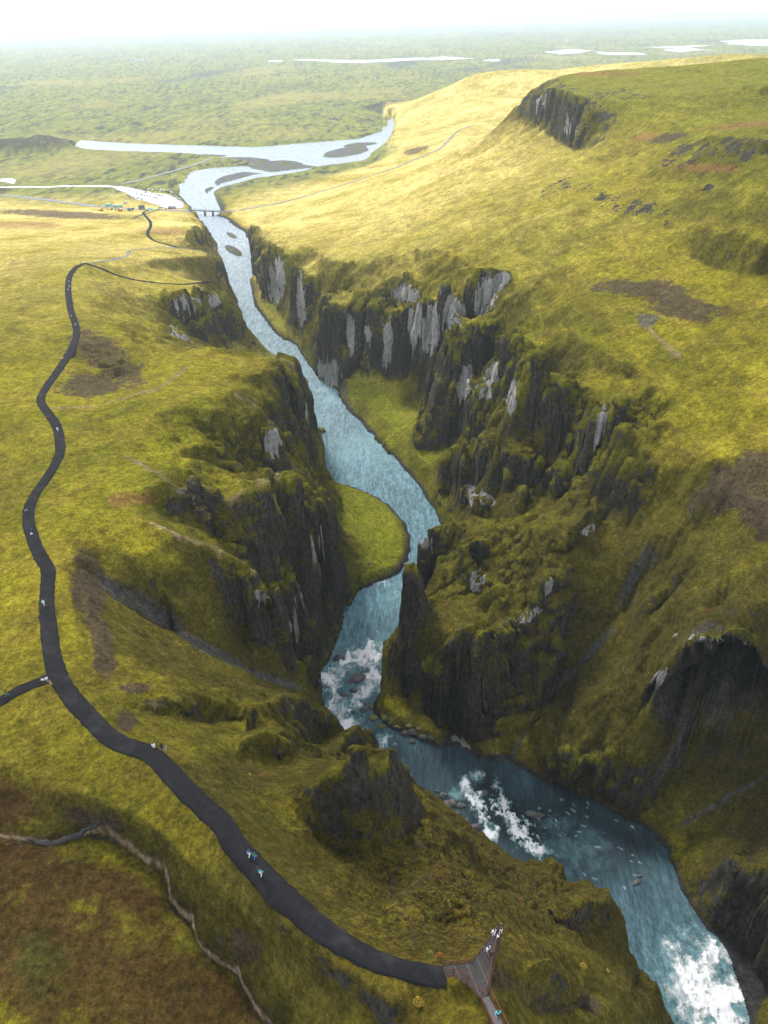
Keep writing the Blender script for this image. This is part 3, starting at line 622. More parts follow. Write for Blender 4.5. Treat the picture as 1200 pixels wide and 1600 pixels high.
rock = np.maximum(rock, scree*np.clip(.35+NOIB*1.4+NOIA, 0, 1))
print('cover', time.time()-T0)
me = mesh_from('canyon_terrain', P.reshape(-1, 3), grid_faces(NV, NU))
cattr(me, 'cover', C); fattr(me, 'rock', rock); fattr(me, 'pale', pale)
fattr(me, 'heath', HEATH)
terr = bpy.data.objects.new('canyon_terrain', me); COL.objects.link(terr); terr['kind'] = 'structure'

# ------------------------------------------------------------------ materials
class NT:
    def __init__(s, name):
        s.m = bpy.data.materials.new(name); s.m.use_nodes = True; s.t = s.m.node_tree; s.t.nodes.clear()
        s.out = s.n('ShaderNodeOutputMaterial'); s.b = s.n('ShaderNodeBsdfPrincipled'); s.l(s.b.outputs[0], s.out.inputs[0])
    def n(s, k, **kw):
        x = s.t.nodes.new(k)
        for a, v in kw.items(): setattr(x, a, v)
        return x
    def l(s, a, b): s.t.links.new(a, b)
    def attr(s, name, out='Fac'):
        a = s.n('ShaderNodeAttribute', attribute_name=name); return a.outputs[out]
    def noise(s, vec, scale, detail=3, rough=.6):
        x = s.n('ShaderNodeTexNoise'); x.inputs['Scale'].default_value = scale; x.inputs['Detail'].default_value = detail; x.inputs['Roughness'].default_value = rough
        s.l(vec, x.inputs['Vector']); return x.outputs['Fac']
    def math(s, op, a, b=None, clamp=False):
        x = s.n('ShaderNodeMath', operation=op, use_clamp=clamp)
        for i, v in enumerate((a, b)):
            if v is None: continue
            if isinstance(v, (int, float)): x.inputs[i].default_value = v
            else: s.l(v, x.inputs[i])
        return x.outputs[0]
    def ramp(s, v, lo, hi, a=0, b=1):
        x = s.n('ShaderNodeMapRange'); s.l(v, x.inputs[0])
        for i, q in enumerate((lo, hi, a, b)): x.inputs[i+1].default_value = q
        return x.outputs[0]
    def mix(s, f, a, b, mode='MIX'):
        x = s.n('ShaderNodeMix', data_type='RGBA', blend_type=mode)
        if isinstance(f, (int, float)): x.inputs[0].default_value = f
        else: s.l(f, x.inputs[0])
        for i, v in ((6, a), (7, b)):
            if isinstance(v, tuple): x.inputs[i].default_value = v+(1,)
            else: s.l(v, x.inputs[i])
        return x.outputs[2]
    def pos(s): return s.n('ShaderNodeNewGeometry').outputs['Position']
    def scaled(s, v, sc):
        x = s.n('ShaderNodeMapping'); x.inputs['Scale'].default_value = sc; s.l(v, x.inputs[0]); return x.outputs[0]
    def bump(s, h, dist, st=1.0):
        x = s.n('ShaderNodeBump'); x.inputs['Distance'].default_value = dist; x.inputs['Strength'].default_value = st; s.l(h, x.inputs['Height']); s.l(x.outputs[0], s.b.inputs['Normal']); return x
def terrain_material():
    t = NT('grass_moss_and_tuff'); p = t.pos()
    nf = t.noise(p, 1.6, 8, .85); nm = t.noise(p, .30, 8, .8); nl = t.noise(p, .045, 9, .85)
    grow = t.attr('cover', 'Color')
    nq = t.noise(p, .62, 6, .8)
    g = t.math('MULTIPLY', t.math('MULTIPLY', t.ramp(nf, .36, .64, .42, 1.6), t.ramp(nm, .35, .65, .68, 1.35)), t.math('MULTIPLY', t.ramp(nl, .36, .64, .74, 1.28), t.ramp(nq, .38, .62, .66, 1.36)))
    gc = t.mix(1.0, grow, t.n('ShaderNodeCombineColor').outputs[0], 'MULTIPLY')
    cc = [x for x in t.t.nodes if x.bl_idname == 'ShaderNodeCombineColor'][0]
    for i in range(3): t.l(g, cc.inputs[i])
    spk = t.noise(t.scaled(p, (1, 1, 1)), 6.0, 2, .8)
    gc = t.mix(t.ramp(spk, .6, .72, 0, .5), gc, (.34, .25, .05))
    gc = t.mix(t.ramp(t.noise(t.scaled(p, (1, 1.1, .9)), .8, 7, .85), .54, .66, 0, .55), gc, t.mix(1.0, gc, (1.7, 1.15, 1.6), 'MULTIPLY'))
    gc = t.mix(t.ramp(t.noise(t.scaled(p, (1.1, .9, 1)), 1.1, 7, .85), .56, .68, 0, .6), gc, t.mix(1.0, gc, (.45, .42, .7), 'MULTIPLY'))
    he = t.attr('heath'); h1 = t.noise(p, .75, 6, .75); h2 = t.noise(t.scaled(p, (1.1, .9, 1)), 1.7, 6, .8); h3 = t.noise(t.scaled(p, (.9, 1.1, 1)), 2.6, 5, .8)
    gc = t.mix(t.math('MULTIPLY', he, t.ramp(h1, .48, .56, 0, .95)), gc, (.038, .034, .010))
    gc = t.mix(t.math('MULTIPLY', he, t.ramp(h2, .55, .61, 0, .6)), gc, (.30, .13, .018))
    gc = t.mix(t.math('MULTIPLY', he, t.ramp(h3, .56, .62, 0, .55)), gc, (.44, .34, .09))
    # rock
    vs = t.scaled(p, (1, 1, .5)); rn = t.noise(vs, .9, 6, .75); rl = t.noise(vs, .18, 3, .6)
    rc = t.mix(t.ramp(rn, .38, .68), (.030, .027, .024), (.150, .137, .118)); rc = t.mix(t.ramp(rl, .4, .7, 0, .6), rc, (.05, .047, .022))
    pn = t.math('ADD', t.attr('pale'), t.math('ADD', t.ramp(t.noise(t.scaled(p, (1, 1, .16)), .45, 4, .6), .3, .7, -.5, .35), t.ramp(rn, .3, .7, -.1, .1)))
    pc = t.mix(t.ramp(t.noise(vs, .7, 5, .7), .35, .65), (.26, .25, .23), (.52, .51, .48))
    rc = t.mix(t.ramp(pn, .40, .52), rc, pc)
    # moss clings to the rock in ledges
    moss = t.noise(t.scaled(p, (1, 1, 1.6)), .42, 5, .68)
    rf = t.math('ADD', t.attr('rock'), t.math('ADD', t.ramp(moss, .32, .68, .6, -.72), t.ramp(t.noise(p, .09, 3, .6), .35, .65, .25, -.35)))
    pf = t.math('MULTIPLY', t.ramp(pn, .3, .5), t.ramp(moss, .4, .68, 1.2, .35))
    rf = t.math('MINIMUM', rf, t.math('MULTIPLY', t.attr('rock'), 2.2)); rf = t.ramp(t.math('MAXIMUM', rf, pf), .42, .56)
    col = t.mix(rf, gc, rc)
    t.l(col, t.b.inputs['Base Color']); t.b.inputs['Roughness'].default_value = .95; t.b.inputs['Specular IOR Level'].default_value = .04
    hb = t.math('ADD', t.math('MULTIPLY', nf, .55), t.math('MULTIPLY', t.noise(p, .7, 8, .8), 1.9))
    hb = t.math('ADD', hb, t.math('MULTIPLY', rn, 1.6))
    t.bump(hb, 1.0, .9)
    return t.m
me.materials.append(terrain_material())

# ------------------------------------------------------------------ water
def water_material():
    t = NT('glacial_river_water'); p = t.pos()
    foam = t.attr('foam'); milky = t.attr('milky')
    fm = t.n('ShaderNodeMapping'); fm.inputs['Rotation'].default_value = (0, 0, -.75); fm.inputs['Scale'].default_value = (1, .20, 1); t.l(p, fm.inputs[0]); fn = t.noise(fm.outputs[0], .8, 9, .82); wn = t.noise(p, .45, 4, .6)
    base = t.mix(milky, (.012, .022, .031), (.28, .53, .60)); base = t.mix(t.attr('far'), base, (.52, .64, .72))  # far reach paled: grazing sky reflection put into the base colour
    base = t.mix(t.ramp(wn, .3, .7, 0, .35), base, (.03, .06, .075)); base = t.mix(t.ramp(t.noise(fm.outputs[0], .5, 7, .75), .4, .65, 0, .6), base, (.012, .022, .03)); base = t.mix(t.ramp(t.noise(fm.outputs[0], 1.6, 6, .8), .42, .6, 0, .75), base, t.mix(1.0, base, (.35, .4, .45), 'MULTIPLY')); base = t.mix(t.ramp(foam, .05, .7, 0, .65), base, (.28, .54, .58))  # dark streaks paint ripple shading into the colour; aerated tint around foam
    f = t.ramp(t.math('ADD', foam, t.ramp(fn, .3, .7, -.60, .45)), .30, .85)
    col = t.mix(f, base, (.93, .95, .96))
    t.l(col, t.b.inputs['Base Color']); t.l(t.mix(f, (.22,)*3, (.8,)*3), t.b.inputs['Roughness'])
    t.b.inputs['IOR'].default_value = 1.33
    hb = t.math('ADD', t.noise(fm.outputs[0], 1.3, 6, .75), t.math('MULTIPLY', f, .4)); t.bump(hb, 1.0, 1.0)
    return t.m
def poly_dil(m, n):
    for _ in range(n):
        q = m.copy(); q[1:] |= m[:-1]; q[:-1] |= m[1:]; q[:, 1:] |= m[:, :-1]; q[:, :-1] |= m[:, 1:]; m = q
    return m
wm = poly_dil(river_m, 7)
jm = np.where(wm.any(1))[0]; j0, j1 = jm[0], jm[-1]+1
wm_ = wm[j0:j1]; Xw = X[j0:j1]; Yw = Y[j0:j1]; Zw = zwater(Yw)
PW = np.stack([Xw, Yw, Zw], -1); wx, wy, wf = project(PW)
foam = np.zeros_like(Xw); WA = fbm2(Xw/3.0, Yw/3.0, 5, 401, .75)*2; WB = fbm2(Xw/3.0+50, Yw/3.0, 5, 402, .75)*2
def wpatch(px, py, rx, ry, ang, s=1):
    c, sn = math.cos(math.radians(ang)), math.sin(math.radians(ang)); dx, dy = wx-px, wy-py
    dx = dx+WA*(rx+ry)*.3; dy = dy+WB*(rx+ry)*.3
    u = (dx*c+dy*sn)/rx; v = (-dx*sn+dy*c)/ry
    np.maximum(foam, s*np.clip((1.15-np.hypot(u, v))*1.05, 0, 1), out=foam)
for a in [(1085,1525,62,50,35,1.15), (1120,1570,58,50,55,1.4), (1060,1490,50,22,60,.6), (1112,1490,36,40,0,1.15), (1130,1610,60,40,50,1.3), (1070,1560,50,30,40,.9), (577,1024,24,28,-25,1.2), (582,1055,18,30,0,1.15), (545,1035,34,12,-25,1.3), (514,1066,15,26,-30,1.3), (535,1055,24,10,-30,.8), (518,1100,12,34,15,.9), (560,1092,28,9,-25,.9), (542,1132,26,22,35,1.35), (532,1110,20,26,30,.7), (575,1078,14,18,0,.9), (550,1100,20,14,0,.5), (600,1160,14,18,0,.9),
          (745,1212,14,12,40,.8), (715,1240,14,10,30,.6), (742,1250,12,34,-32,1.2), (765,1300,10,20,-10,1.2), (757,1272,8,34,-20,1.2), (798,1270,10,55,-32,1.2), (818,1308,12,42,-42,1.25), (835,1328,28,9,10,1.2), (728,1225,10,16,-30,1.1), (785,1240,6,26,-35,.7), (620,930,40,10,-20,.45), (600,912,22,4,0,.8), (640,925,16,20,0,.5), (560,700,40,26,-20,.38), (580,690,30,20,0,.35), (598,720,30,30,0,.3), (870,1290,40,20,0,.25), (900,1330,60,30,0,.22), (845,1370,20,8,0,.5), (515,620,14,20,0,.3)]:
    wpatch(*a)
for _ in range(42):
    wpatch(random.uniform(830,1010), random.uniform(1250,1390), random.uniform(3,7), random.uniform(1.2,2.4), random.uniform(10,60), .62)
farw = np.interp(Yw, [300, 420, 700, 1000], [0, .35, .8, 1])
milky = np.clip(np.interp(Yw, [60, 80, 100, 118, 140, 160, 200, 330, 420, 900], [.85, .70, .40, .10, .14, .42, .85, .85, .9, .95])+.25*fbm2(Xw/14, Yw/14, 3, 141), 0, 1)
rough = np.clip(foam, 0, 1)
PW[..., 2] += .10*fbm2(Xw/3, Yw/3, 3, 151)*np.clip((1000-R[j0:j1])/300, 0, 1)+rough*(.55*fbm2(Xw/2.2, Yw/2.2, 3, 161)+.35)
PW[..., 2] = np.where(wm_, PW[..., 2], -5)
keep = wm_[:-1, :-1] & wm_[1:, 1:] & wm_[1:, :-1] & wm_[:-1, 1:]
q = grid_faces(j1-j0, NU, keep); used = np.unique(q); remap = np.zeros((j1-j0)*NU, int); remap[used] = np.arange(len(used))
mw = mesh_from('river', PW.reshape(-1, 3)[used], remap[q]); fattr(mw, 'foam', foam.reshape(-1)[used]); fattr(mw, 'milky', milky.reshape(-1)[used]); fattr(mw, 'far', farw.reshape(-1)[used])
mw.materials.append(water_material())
river = bpy.data.objects.new('river', mw); COL.objects.link(river); river['kind'] = 'structure'
print('water', time.time()-T0)

# ------------------------------------------------------------------ helpers for things
def simple_mat(name, col, rough=.8, metal=0.0, var=.25, scale=3.0, bump=0.0, spec=.3):
    t = NT(name); p = t.n('ShaderNodeTexCoord').outputs['Object']; n = t.noise(p, scale, 4, .6)
    c = t.mix(t.ramp(n, .3, .7), tuple(x*(1-var) for x in col), tuple(min(x*(1+var), .95) for x in col)); t.l(c, t.b.inputs['Base Color'])
    t.b.inputs['Roughness'].default_value = rough; t.b.inputs['Metallic'].default_value = metal; t.b.inputs['Specular IOR Level'].default_value = spec
    if bump: t.bump(n, bump, .8)
    return t.m
_MC = {}
def mat(name, col, **k):
    if name not in _MC: _MC[name] = simple_mat(name, col, **k)
    return _MC[name]
def obj(name, me_, m=None, parent=None, loc=None):
    o = bpy.data.objects.new(name, me_); COL.objects.link(o)
    if m is not None and len(me_.materials) == 0: me_.materials.append(m)
    if parent is not None: o.parent = parent
    if loc is not None: o.location = loc
    return o
def thing(name, label, cat, loc=(0, 0, 0), rz=0.0, group=None):
    o = bpy.data.objects.new(name, None); COL.objects.link(o); o.location = Vector([float(v) for v in loc]); o.rotation_euler = (0, 0, rz)
    o['label'] = label; o['category'] = cat; o.empty_display_size = .3
    if group: o['group'] = group
    return o
def tag(o, label, cat, group=None):
    o['label'] = label; o['category'] = cat
    if group: o['group'] = group
    return o
def pymesh(name, v, f, smooth=False):
    m = bpy.data.meshes.new(name); m.from_pydata([tuple(float(a) for a in q) for q in v], [], f); m.update()
    if smooth: m.polygons.foreach_set('use_smooth', [True]*len(m.polygons))
    return m
class MB:
    def __init__(s): s.v = []; s.f = []
    def add(s, v, f):
        b = len(s.v); s.v += [tuple(float(a) for a in q) for q in v]; s.f += [tuple(b+i for i in q) for q in f]; return s
    def box(s, c, d, rz=0.0, taper=1.0):
        co, si = math.cos(rz), math.sin(rz); v = []
        for z in (-.5, .5):
            k = taper if z > 0 else 1
            for x, y in ((-.5, -.5), (.5, -.5), (.5, .5), (-.5, .5)):
                a, b = x*d[0]*k, y*d[1]*k; v.append((c[0]+a*co-b*si, c[1]+a*si+b*co, c[2]+z*d[2]))
        return s.add(v, [(3, 2, 1, 0), (4, 5, 6, 7), (0, 1, 5, 4), (1, 2, 6, 5), (2, 3, 7, 6), (3, 0, 4, 7)])
    def bar(s, a, b, r, n=6, r2=None):
        a = Vector([float(q) for q in a]); b = Vector([float(q) for q in b]); d = (b-a).normalized(); u = d.orthogonal().normalized(); w_ = d.cross(u); v = []
        for p, q in ((a, r), (b, r if r2 is None else r2)):
            for k in range(n):
                t = 2*math.pi*k/n; v.append(tuple(p+(u*math.cos(t)+w_*math.sin(t))*q))
        return s.add(v, [tuple(range(n))[::-1], tuple(range(n, 2*n))]+[(k, (k+1) % n, n+(k+1) % n, n+k) for k in range(n)])
    def prism(s, poly, z0, z1):
        n = len(poly); v = [(x, y, z0) for x, y in poly]+[(x, y, z1) for x, y in poly]
        return s.add(v, [tuple(range(n))[::-1], tuple(range(n, 2*n))]+[(k, (k+1) % n, n+(k+1) % n, n+k) for k in range(n)])
    def mesh(s, name, smooth=False): return pymesh(name, s.v, s.f, smooth)

# ------------------------------------------------------------------ paths, roads, trails
def resample(Pw, step):
    Pw = np.array(Pw)[:, :2]
    for _ in range(2):   # corner cutting
        Q = [Pw[0]]
        for a, b in zip(Pw[:-1], Pw[1:]): Q += [a*.75+b*.25, a*.25+b*.75]
        Q.append(Pw[-1]); Pw = np.array(Q)
    d = np.r_[0, np.cumsum(np.hypot(*np.diff(Pw, axis=0).T))]; n = max(2, int(d[-1]/step))
    t = np.linspace(0, d[-1], n); return np.stack([np.interp(t, d, Pw[:, k]) for k in (0, 1)], 1), t
def ribbon(name, pts, width, m, lift=.1, step=1.0, rag=.15, cross=7, thick=0.0, seed=0, smoothz=3, world=None):
    W3 = world if world is not None else at(*np.array(pts, float).T)
    c, t = resample(W3, step); tg = np.gradient(c, axis=0); tg /= np.maximum(np.linalg.norm(tg, axis=1, keepdims=True), 1e-6); nn = np.stack([-tg[:, 1], tg[:, 0]], 1)
    w_ = np.interp(t/t[-1], np.linspace(0, 1, len(np.atleast_1d(width))), np.atleast_1d(width)) if np.ndim(width) else np.full(len(c), width)
    jl = fbm2(t/1.3, t*0+seed, 3, 200+seed)*rag*2+fbm2(t/9, t*0+seed, 2, 230)*rag*1.5; jr = fbm2(t/1.3, t*0+seed+9, 3, 210+seed)*rag*2+fbm2(t/9, t*0+seed+5, 2, 240)*rag*1.5
    off = np.linspace(-.5, .5, cross)[None, :]*w_[:, None]; off[:, 0] -= np.abs(jl); off[:, -1] += np.abs(jr); off[:, 0] += rag; off[:, -1] -= rag
    Q = c[:, None, :]+nn[:, None, :]*off[..., None]
    z = np.max([samp_fine(Q[..., 0]+a, Q[..., 1]+b) for a, b in ((0, 0), (.35, 0), (-.35, 0), (0, .35), (0, -.35))], axis=0)
    for _ in range(smoothz): z = np.maximum(z, blur(z))
    z = z+lift*(1-.0*off); P_ = np.concatenate([Q, z[..., None]], -1)
    n, k = P_.shape[:2]; skirt = P_.copy(); 
    L_ = P_[:, :1].copy(); R_ = P_[:, -1:].copy(); L_[..., 2] -= .6+lift; R_[..., 2] -= .6+lift; L_[..., :2] += (nn*-.12)[:, None]; R_[..., :2] += (nn*.12)[:, None]
    P_ = np.concatenate([L_, P_, R_], 1)
    me_ = mesh_from(name, P_.reshape(-1, 3), grid_faces(n, k+2)[:, ::-1])
    me_.materials.append(m); o = bpy.data.objects.new(name, me_); COL.objects.link(o); o['kind'] = 'structure'
    return o
def asphalt():
    t = NT('dark_path_surface'); p = t.pos(); n = t.noise(p, 1.1, 5, .7); f = t.noise(p, 14, 2, .6)
    c = t.mix(t.ramp(n, .35, .75), (.008, .008, .009), (.016, .016, .018)); c = t.mix(t.ramp(f, .6, .8, 0, .5), c, (.06, .06, .062)); c = t.mix(t.ramp(t.noise(p, .22, 5, .7), .5, .72, 0, .7), c, (.038, .036, .036)); t.l(c, t.b.inputs['Base Color']); t.b.inputs['Specular IOR Level'].default_value = .1; t.b.inputs['Roughness'].default_value = .95; t.bump(f, .05, .6); return t.m
ASPH = asphalt()
ribbon('footpath', [(698,1524,120)]+PATH[1:], [2.4, 3.2, 3.3, 3.1, 3.0, 3.0, 3.0, 3.1, 3.2, 3.3, 3.3, 3.3, 3.0], ASPH, seed=1)
ribbon('side_footpath', PATH_W, 2.6, ASPH, lift=.07, seed=2)
ribbon('viewpoint_footpath', TRAIL_VIEW, 2.4, ASPH, seed=3, lift=.16)
ribbon('upper_footpath', TRAIL_TOP, 2.2, mat('grey_trail', (.16, .15, .14), scale=.6), seed=4, lift=.06)
ribbon('lower_footpath', PATH_FAR, 3.2, ASPH, seed=5, lift=.2)
JX = at(*np.array([(70, 1075, 104.7), (84, 1036, 104.4), (104, 1078, 105), (60, 1066, 104.8)], float).T)
GRV = mat('pale_gravel', (.62, .61, .58), scale=.05, var=.12)
ribbon('gravel_road', [(-260,298,4),(-100,296,4),(0,293,3),(60,293,3),(110,291,3),(160,291,3),(185,293,3.5),(205,298,4)], [9, 9, 9, 11, 15], GRV, lift=.25, step=6, rag=.4, seed=6, smoothz=1)
ribbon('road', [(-260,296,5),(-200,299,5),(0,303,5),(80,314,6),(140,321,6),(190,327,7),(240,329,7),(300,329,5)], 8.5, mat('blue_grey_road', (.19, .20, .22), scale=.05), lift=.3, step=5, rag=.2, seed=7, smoothz=1)
ribbon('hill_road', ROAD_HILL, 5, mat('grey_gravel_road', (.20, .20, .20), scale=.05), lift=.3, step=8, rag=.3, seed=8, smoothz=1)
ribbon('gravel_track', [(185,290,1),(225,280,1),(270,268,1),(310,256,1),(330,248,1)], 9, mat('dull_gravel_track', (.20, .20, .19), scale=.05), lift=.4, step=8, rag=1.2, seed=9, smoothz=1)
def flat_area(name, px, z, m, lift=.3, n=60, jit=1.0):
    poly = at(*np.array([(a, b, z) for a, b in px], float).T)[:, :2]
    x0, y0 = poly.min(0); x1, y1 = poly.max(0); gx = np.linspace(x0-4, x1+4, n); gy = np.linspace(y0-4, y1+4, n); XX, YY = np.meshgrid(gx, gy)
    jx = XX+1.5*jit*fbm2(XX/6/jit, YY/6/jit, 4, 301); jy = YY+3*jit*fbm2(XX/6/jit, YY/6/jit, 4, 302); k = in_poly(jx, jy, poly)
    ZZ = np.maximum.reduce([samp_fine(XX+a, YY+b) for a, b in ((0, 0), (3, 0), (-3, 0), (0, 3), (0, -3))]); ZZ = blur(ZZ, 2)+lift
    Q = np.stack([XX, YY, ZZ], -1); keep = k[:-1, :-1] & k[1:, 1:] & k[1:, :-1] & k[:-1, 1:]
    q = grid_faces(n, n, keep); used = np.unique(q); remap = np.zeros(n*n, int); remap[used] = np.arange(len(used))
    me_ = mesh_from(name, Q.reshape(-1, 3)[used], remap[q]); me_.materials.append(m); o = bpy.data.objects.new(name, me_); COL.objects.link(o); o['kind'] = 'structure'; return o
flat_area('car_park', [(165,290),(205,293),(225,299),(240,302),(262,303),(275,307),(288,319),(286,326),(262,328),(235,319),(212,313),(196,302)], 4, GRV, n=120)
flat_area('gravel_yard', [(-6,278),(18,276),(26,280),(22,287),(-6,281)], 3, GRV)
# far braided water, thin sheets on the plain
def watersheet(px):
    v = []; 
    flat_area('far_water', px, 0, FARW, lift=1.2, n=110, jit=28.0)
FARW = mat('far_water_surface', (.70, .76, .80), rough=.25, scale=.01, var=.08)
for px in ([(455,94),(500,93),(540,96),(620,93),(700,90),(745,93),(700,95),(620,97),(560,100),(520,99)], [(850,82),(890,78),(930,80),(905,84),(870,86)], [(1030,79),(1070,76),(1110,79),(1060,83)], [(1125,65),(1160,63),(1230,62),(1230,72),(1170,73),(1140,70)], [(745,95),(790,94),(782,97),(760,97)], [(930,82),(1000,84),(1012,87),(940,87)], [(420,96),(445,95),(440,98),(425,98)], [(1000,75),(1060,73),(1130,71),(1060,77)]):
    watersheet(px)
ribbon('stream', [(a, b, c) for a, b, c in STREAM[2:7]], [.25, .7, .5, .3, .2], mat('shallow_stream_water', (.035, .033, .03), rough=.5, scale=2, var=.4, spec=.3), lift=.03, step=.4, rag=.15, cross=5, seed=12, smoothz=0)

# ------------------------------------------------------------------ boulders
def boulder_mesh(seed):
    import bmesh
    bm = bmesh.new(); bmesh.ops.create_icosphere(bm, subdivisions=3, radius=.5)
    r = random.Random(seed); cuts = [(Vector((r.uniform(-1, 1), r.uniform(-1, 1), r.uniform(-.6, 1))).normalized(), r.uniform(.26, .42)) for _ in range(11)]
    for v in bm.verts:
        for n_, d_ in cuts:
            k = v.co.dot(n_)
            if k > d_: v.co -= n_*(k-d_)*.9
        x, y, z = v.co; q = .05*float(vn3(np.array([x*5]), np.array([y*5]), np.array([z*5]), seed)[0]); v.co *= 1+q
    m = bpy.data.meshes.new('boulder'); bm.to_mesh(m); bm.free(); m.polygons.foreach_set('use_smooth', [False]*len(m.polygons)); return m
def rock_mat(name, moss):
    t = NT(name); p = t.pos(); n = t.noise(p, 1.6, 5, .7)
    c = t.mix(t.ramp(n, .3, .7), (.035, .034, .036), (.11, .105, .10))
    if moss:
        sp = t.n('ShaderNodeSeparateXYZ'); t.l(t.n('ShaderNodeNewGeometry').outputs['Normal'], sp.inputs[0])
        f = t.ramp(t.math('ADD', sp.outputs[2], t.ramp(n, .3, .7, -.4, .4)), .3, .55); c = t.mix(f, c, (.11, .11, .015))
    t.l(c, t.b.inputs['Base Color']); t.b.inputs['Roughness'].default_value = .6; t.bump(n, .3, .8); return t.m
RB, RM = rock_mat('wet_grey_rock', False), rock_mat('mossy_rock', True)
BM_ = [boulder_mesh(40+k) for k in range(6)]
BOULD = [(632,1146,15,12,60,'rounded grey boulder leading the row at the tip of the right bank'),(646,1143,11,16,80,'upright grey boulder standing in the row by the green bank'),(644,1157,12,11,0,'grey boulder nearest the camera below the row at the green bank'),(661,1149,14,10,20,'flat grey boulder in the middle of the row at the bank'),(673,1150,12,12,0,'grey boulder at the right end of the shoreline row'),
    (554,1112,13,7,0,'low wet slab between the two white rapids'),(568,1109,13,12,30,'dark boulder on the bank edge beside the rapids'),(597,1134,13,8,0,'low mossy stone where the green bank meets the water'),(621,1135,16,12,30,'mossy boulder above the shoreline row'),(584,1120,15,12,10,'moss covered boulder on the bank beside the lower rapids'),(600,1118,15,12,60,'second mossy boulder up the bank from the rapids'),(580,1104,11,9,20,'small dark stone at the water edge above the mossy boulders'),
    (612,1126,12,10,0,'small mossy stone between bigger mossy boulders'),(693,1242,11,10,0,'small grey boulder uppermost on the left bank below the pinnacle'),(699,1257,16,14,30,'broad brown boulder in the cluster on the left bank'),(709,1253,13,12,60,'squarish grey boulder in the left bank cluster'),(720,1257,10,14,90,'upright grey stone at the water side of the left bank cluster'),(715,1270,12,9,0,'lowest stone of the left bank cluster'),(740,1293,13,20,70,'large lone boulder on the left bank beside the white water'),
    (837,1272,28,10,5,'long low brown rock breaking the water in mid river'),(769,1242,6,5,0,'tiny dark rock in the foaming water'),(758,1237,8,10,0,'small dark rock behind a white breaker'),(552,1062,34,17,-20,'big dark rock slab splitting the white rapids'),(553,1078,14,11,0,'rounded grey rock on the downstream side of the rapids slab'),(529,1028,20,12,20,'dark ledge rock on the left bank above the rapids'),(538,1085,14,9,10,'half drowned rock in the left channel of the rapids'),
    (638,881,14,9,25,'dark boulder at the tip of the gravel beach'),(576,879,6,6,0,'small dark stone lying on the green meadow bar'),(993,1379,14,6,-25,'small flat dark slab in the broad near reach of the river'),(503,672,18,13,20,'dark mossy boulder at the foot of the left cliff'),(570,1100,9,7,0,'little stone beside the dark boulder above the rapids'),(1000,1368,8,4,0,'tiny rock just upstream of the flat slab'),(640,1133,12,9,0,'mossy stone tucked behind the shoreline row'),(655,1137,10,8,0,'small mossy stone behind the middle of the shoreline row'),
    (728,1282,9,7,0,'small stone between the cluster and the lone boulder'),(683,1235,8,6,0,'small stone on the left bank beside the grassy foot')]
for i, (px, py, wx_, wy_, ang, lab) in enumerate(BOULD):
    h = hit(px, py+1); wt = water_at(px, py+1)
    if wt[2] > h[2]-.6 or in_poly(np.array([h[0]]), np.array([h[1]]), RIVER_POLY)[0]: h = wt
    D = np.linalg.norm(h-CAMP); k = D/FPX
    o = obj('boulder', BM_[i % 6]); o.location = (h[0], h[1], h[2]); o.scale = (wx_*k*1.15, wy_*k*1.25, min(wx_, wy_)*k*1.05); o.rotation_euler = (random.uniform(-.2, .2), random.uniform(-.2, .2), math.radians(-ang))
    o.material_slots[0].link if False else None
    if not BM_[i % 6].materials: BM_[i % 6].materials.append(RB)
    o.material_slots[0].link = 'OBJECT'; o.material_slots[0].material = RM if 'moss' in lab else RB
    tag(o, lab, 'boulder', 'boulders along the river')
print('boulders', time.time()-T0)

# ------------------------------------------------------------------ viewing platform and stair
def clip_cell(poly, x0, x1, y0, y1):
    for ax, lim, sgn in ((0, x0, 1), (0, x1, -1), (1, y0, 1), (1, y1, -1)):
        out = []
        for a, b in zip(poly, poly[1:]+poly[:1]):
            da, db = sgn*(a[ax]-lim), sgn*(b[ax]-lim)
            if da >= 0: out.append(a)
            if (da > 0) != (db > 0) and da != db: t = da/(da-db); out.append((a[0]+(b[0]-a[0])*t, a[1]+(b[1]-a[1])*t))
        poly = out
        if len(poly) < 3: return []
    return poly
DZ = 121.2
DECKPX = [(692,1508),(738,1503),(768,1461),(784,1453),(772,1503),(765,1546),(763,1553),(752,1561),(729,1536),(708,1525),(697,1527)]
DW = at(*np.array([(a, b, DZ) for a, b in DECKPX], float).T)
org = DW.mean(0)
plat = thing('viewing_platform', 'forked brown steel viewing platform at the end of the dark footpath', 'viewing platform', (org[0], org[1], DZ))
ex = DW[1]-DW[0]; ang = math.atan2(ex[1], ex[0])+.25; ca, sa = math.cos(-ang), math.sin(-ang)
loc = [((q[0]-org[0])*ca-(q[1]-org[1])*sa, (q[0]-org[0])*sa+(q[1]-org[1])*ca) for q in DW]
plat.rotation_euler = (0, 0, ang)
DECKM = mat('dark_deck_grating', (.040, .033, .030), rough=.7, scale=6, var=.3); FRM = mat('pale_steel_joist', (.12, .12, .115), rough=.5, scale=4); CORT = mat('rusty_brown_steel', (.085, .030, .014), rough=.8, scale=5, var=.35)
area = sum(a[0]*b[1]-b[0]*a[1] for a, b in zip(loc, loc[1:]+loc[:1]))
lp = loc if area > 0 else loc[::-1]
xs = [q[0] for q in lp]; ys = [q[1] for q in lp]; cw = 1.22; cl_ = 1.05
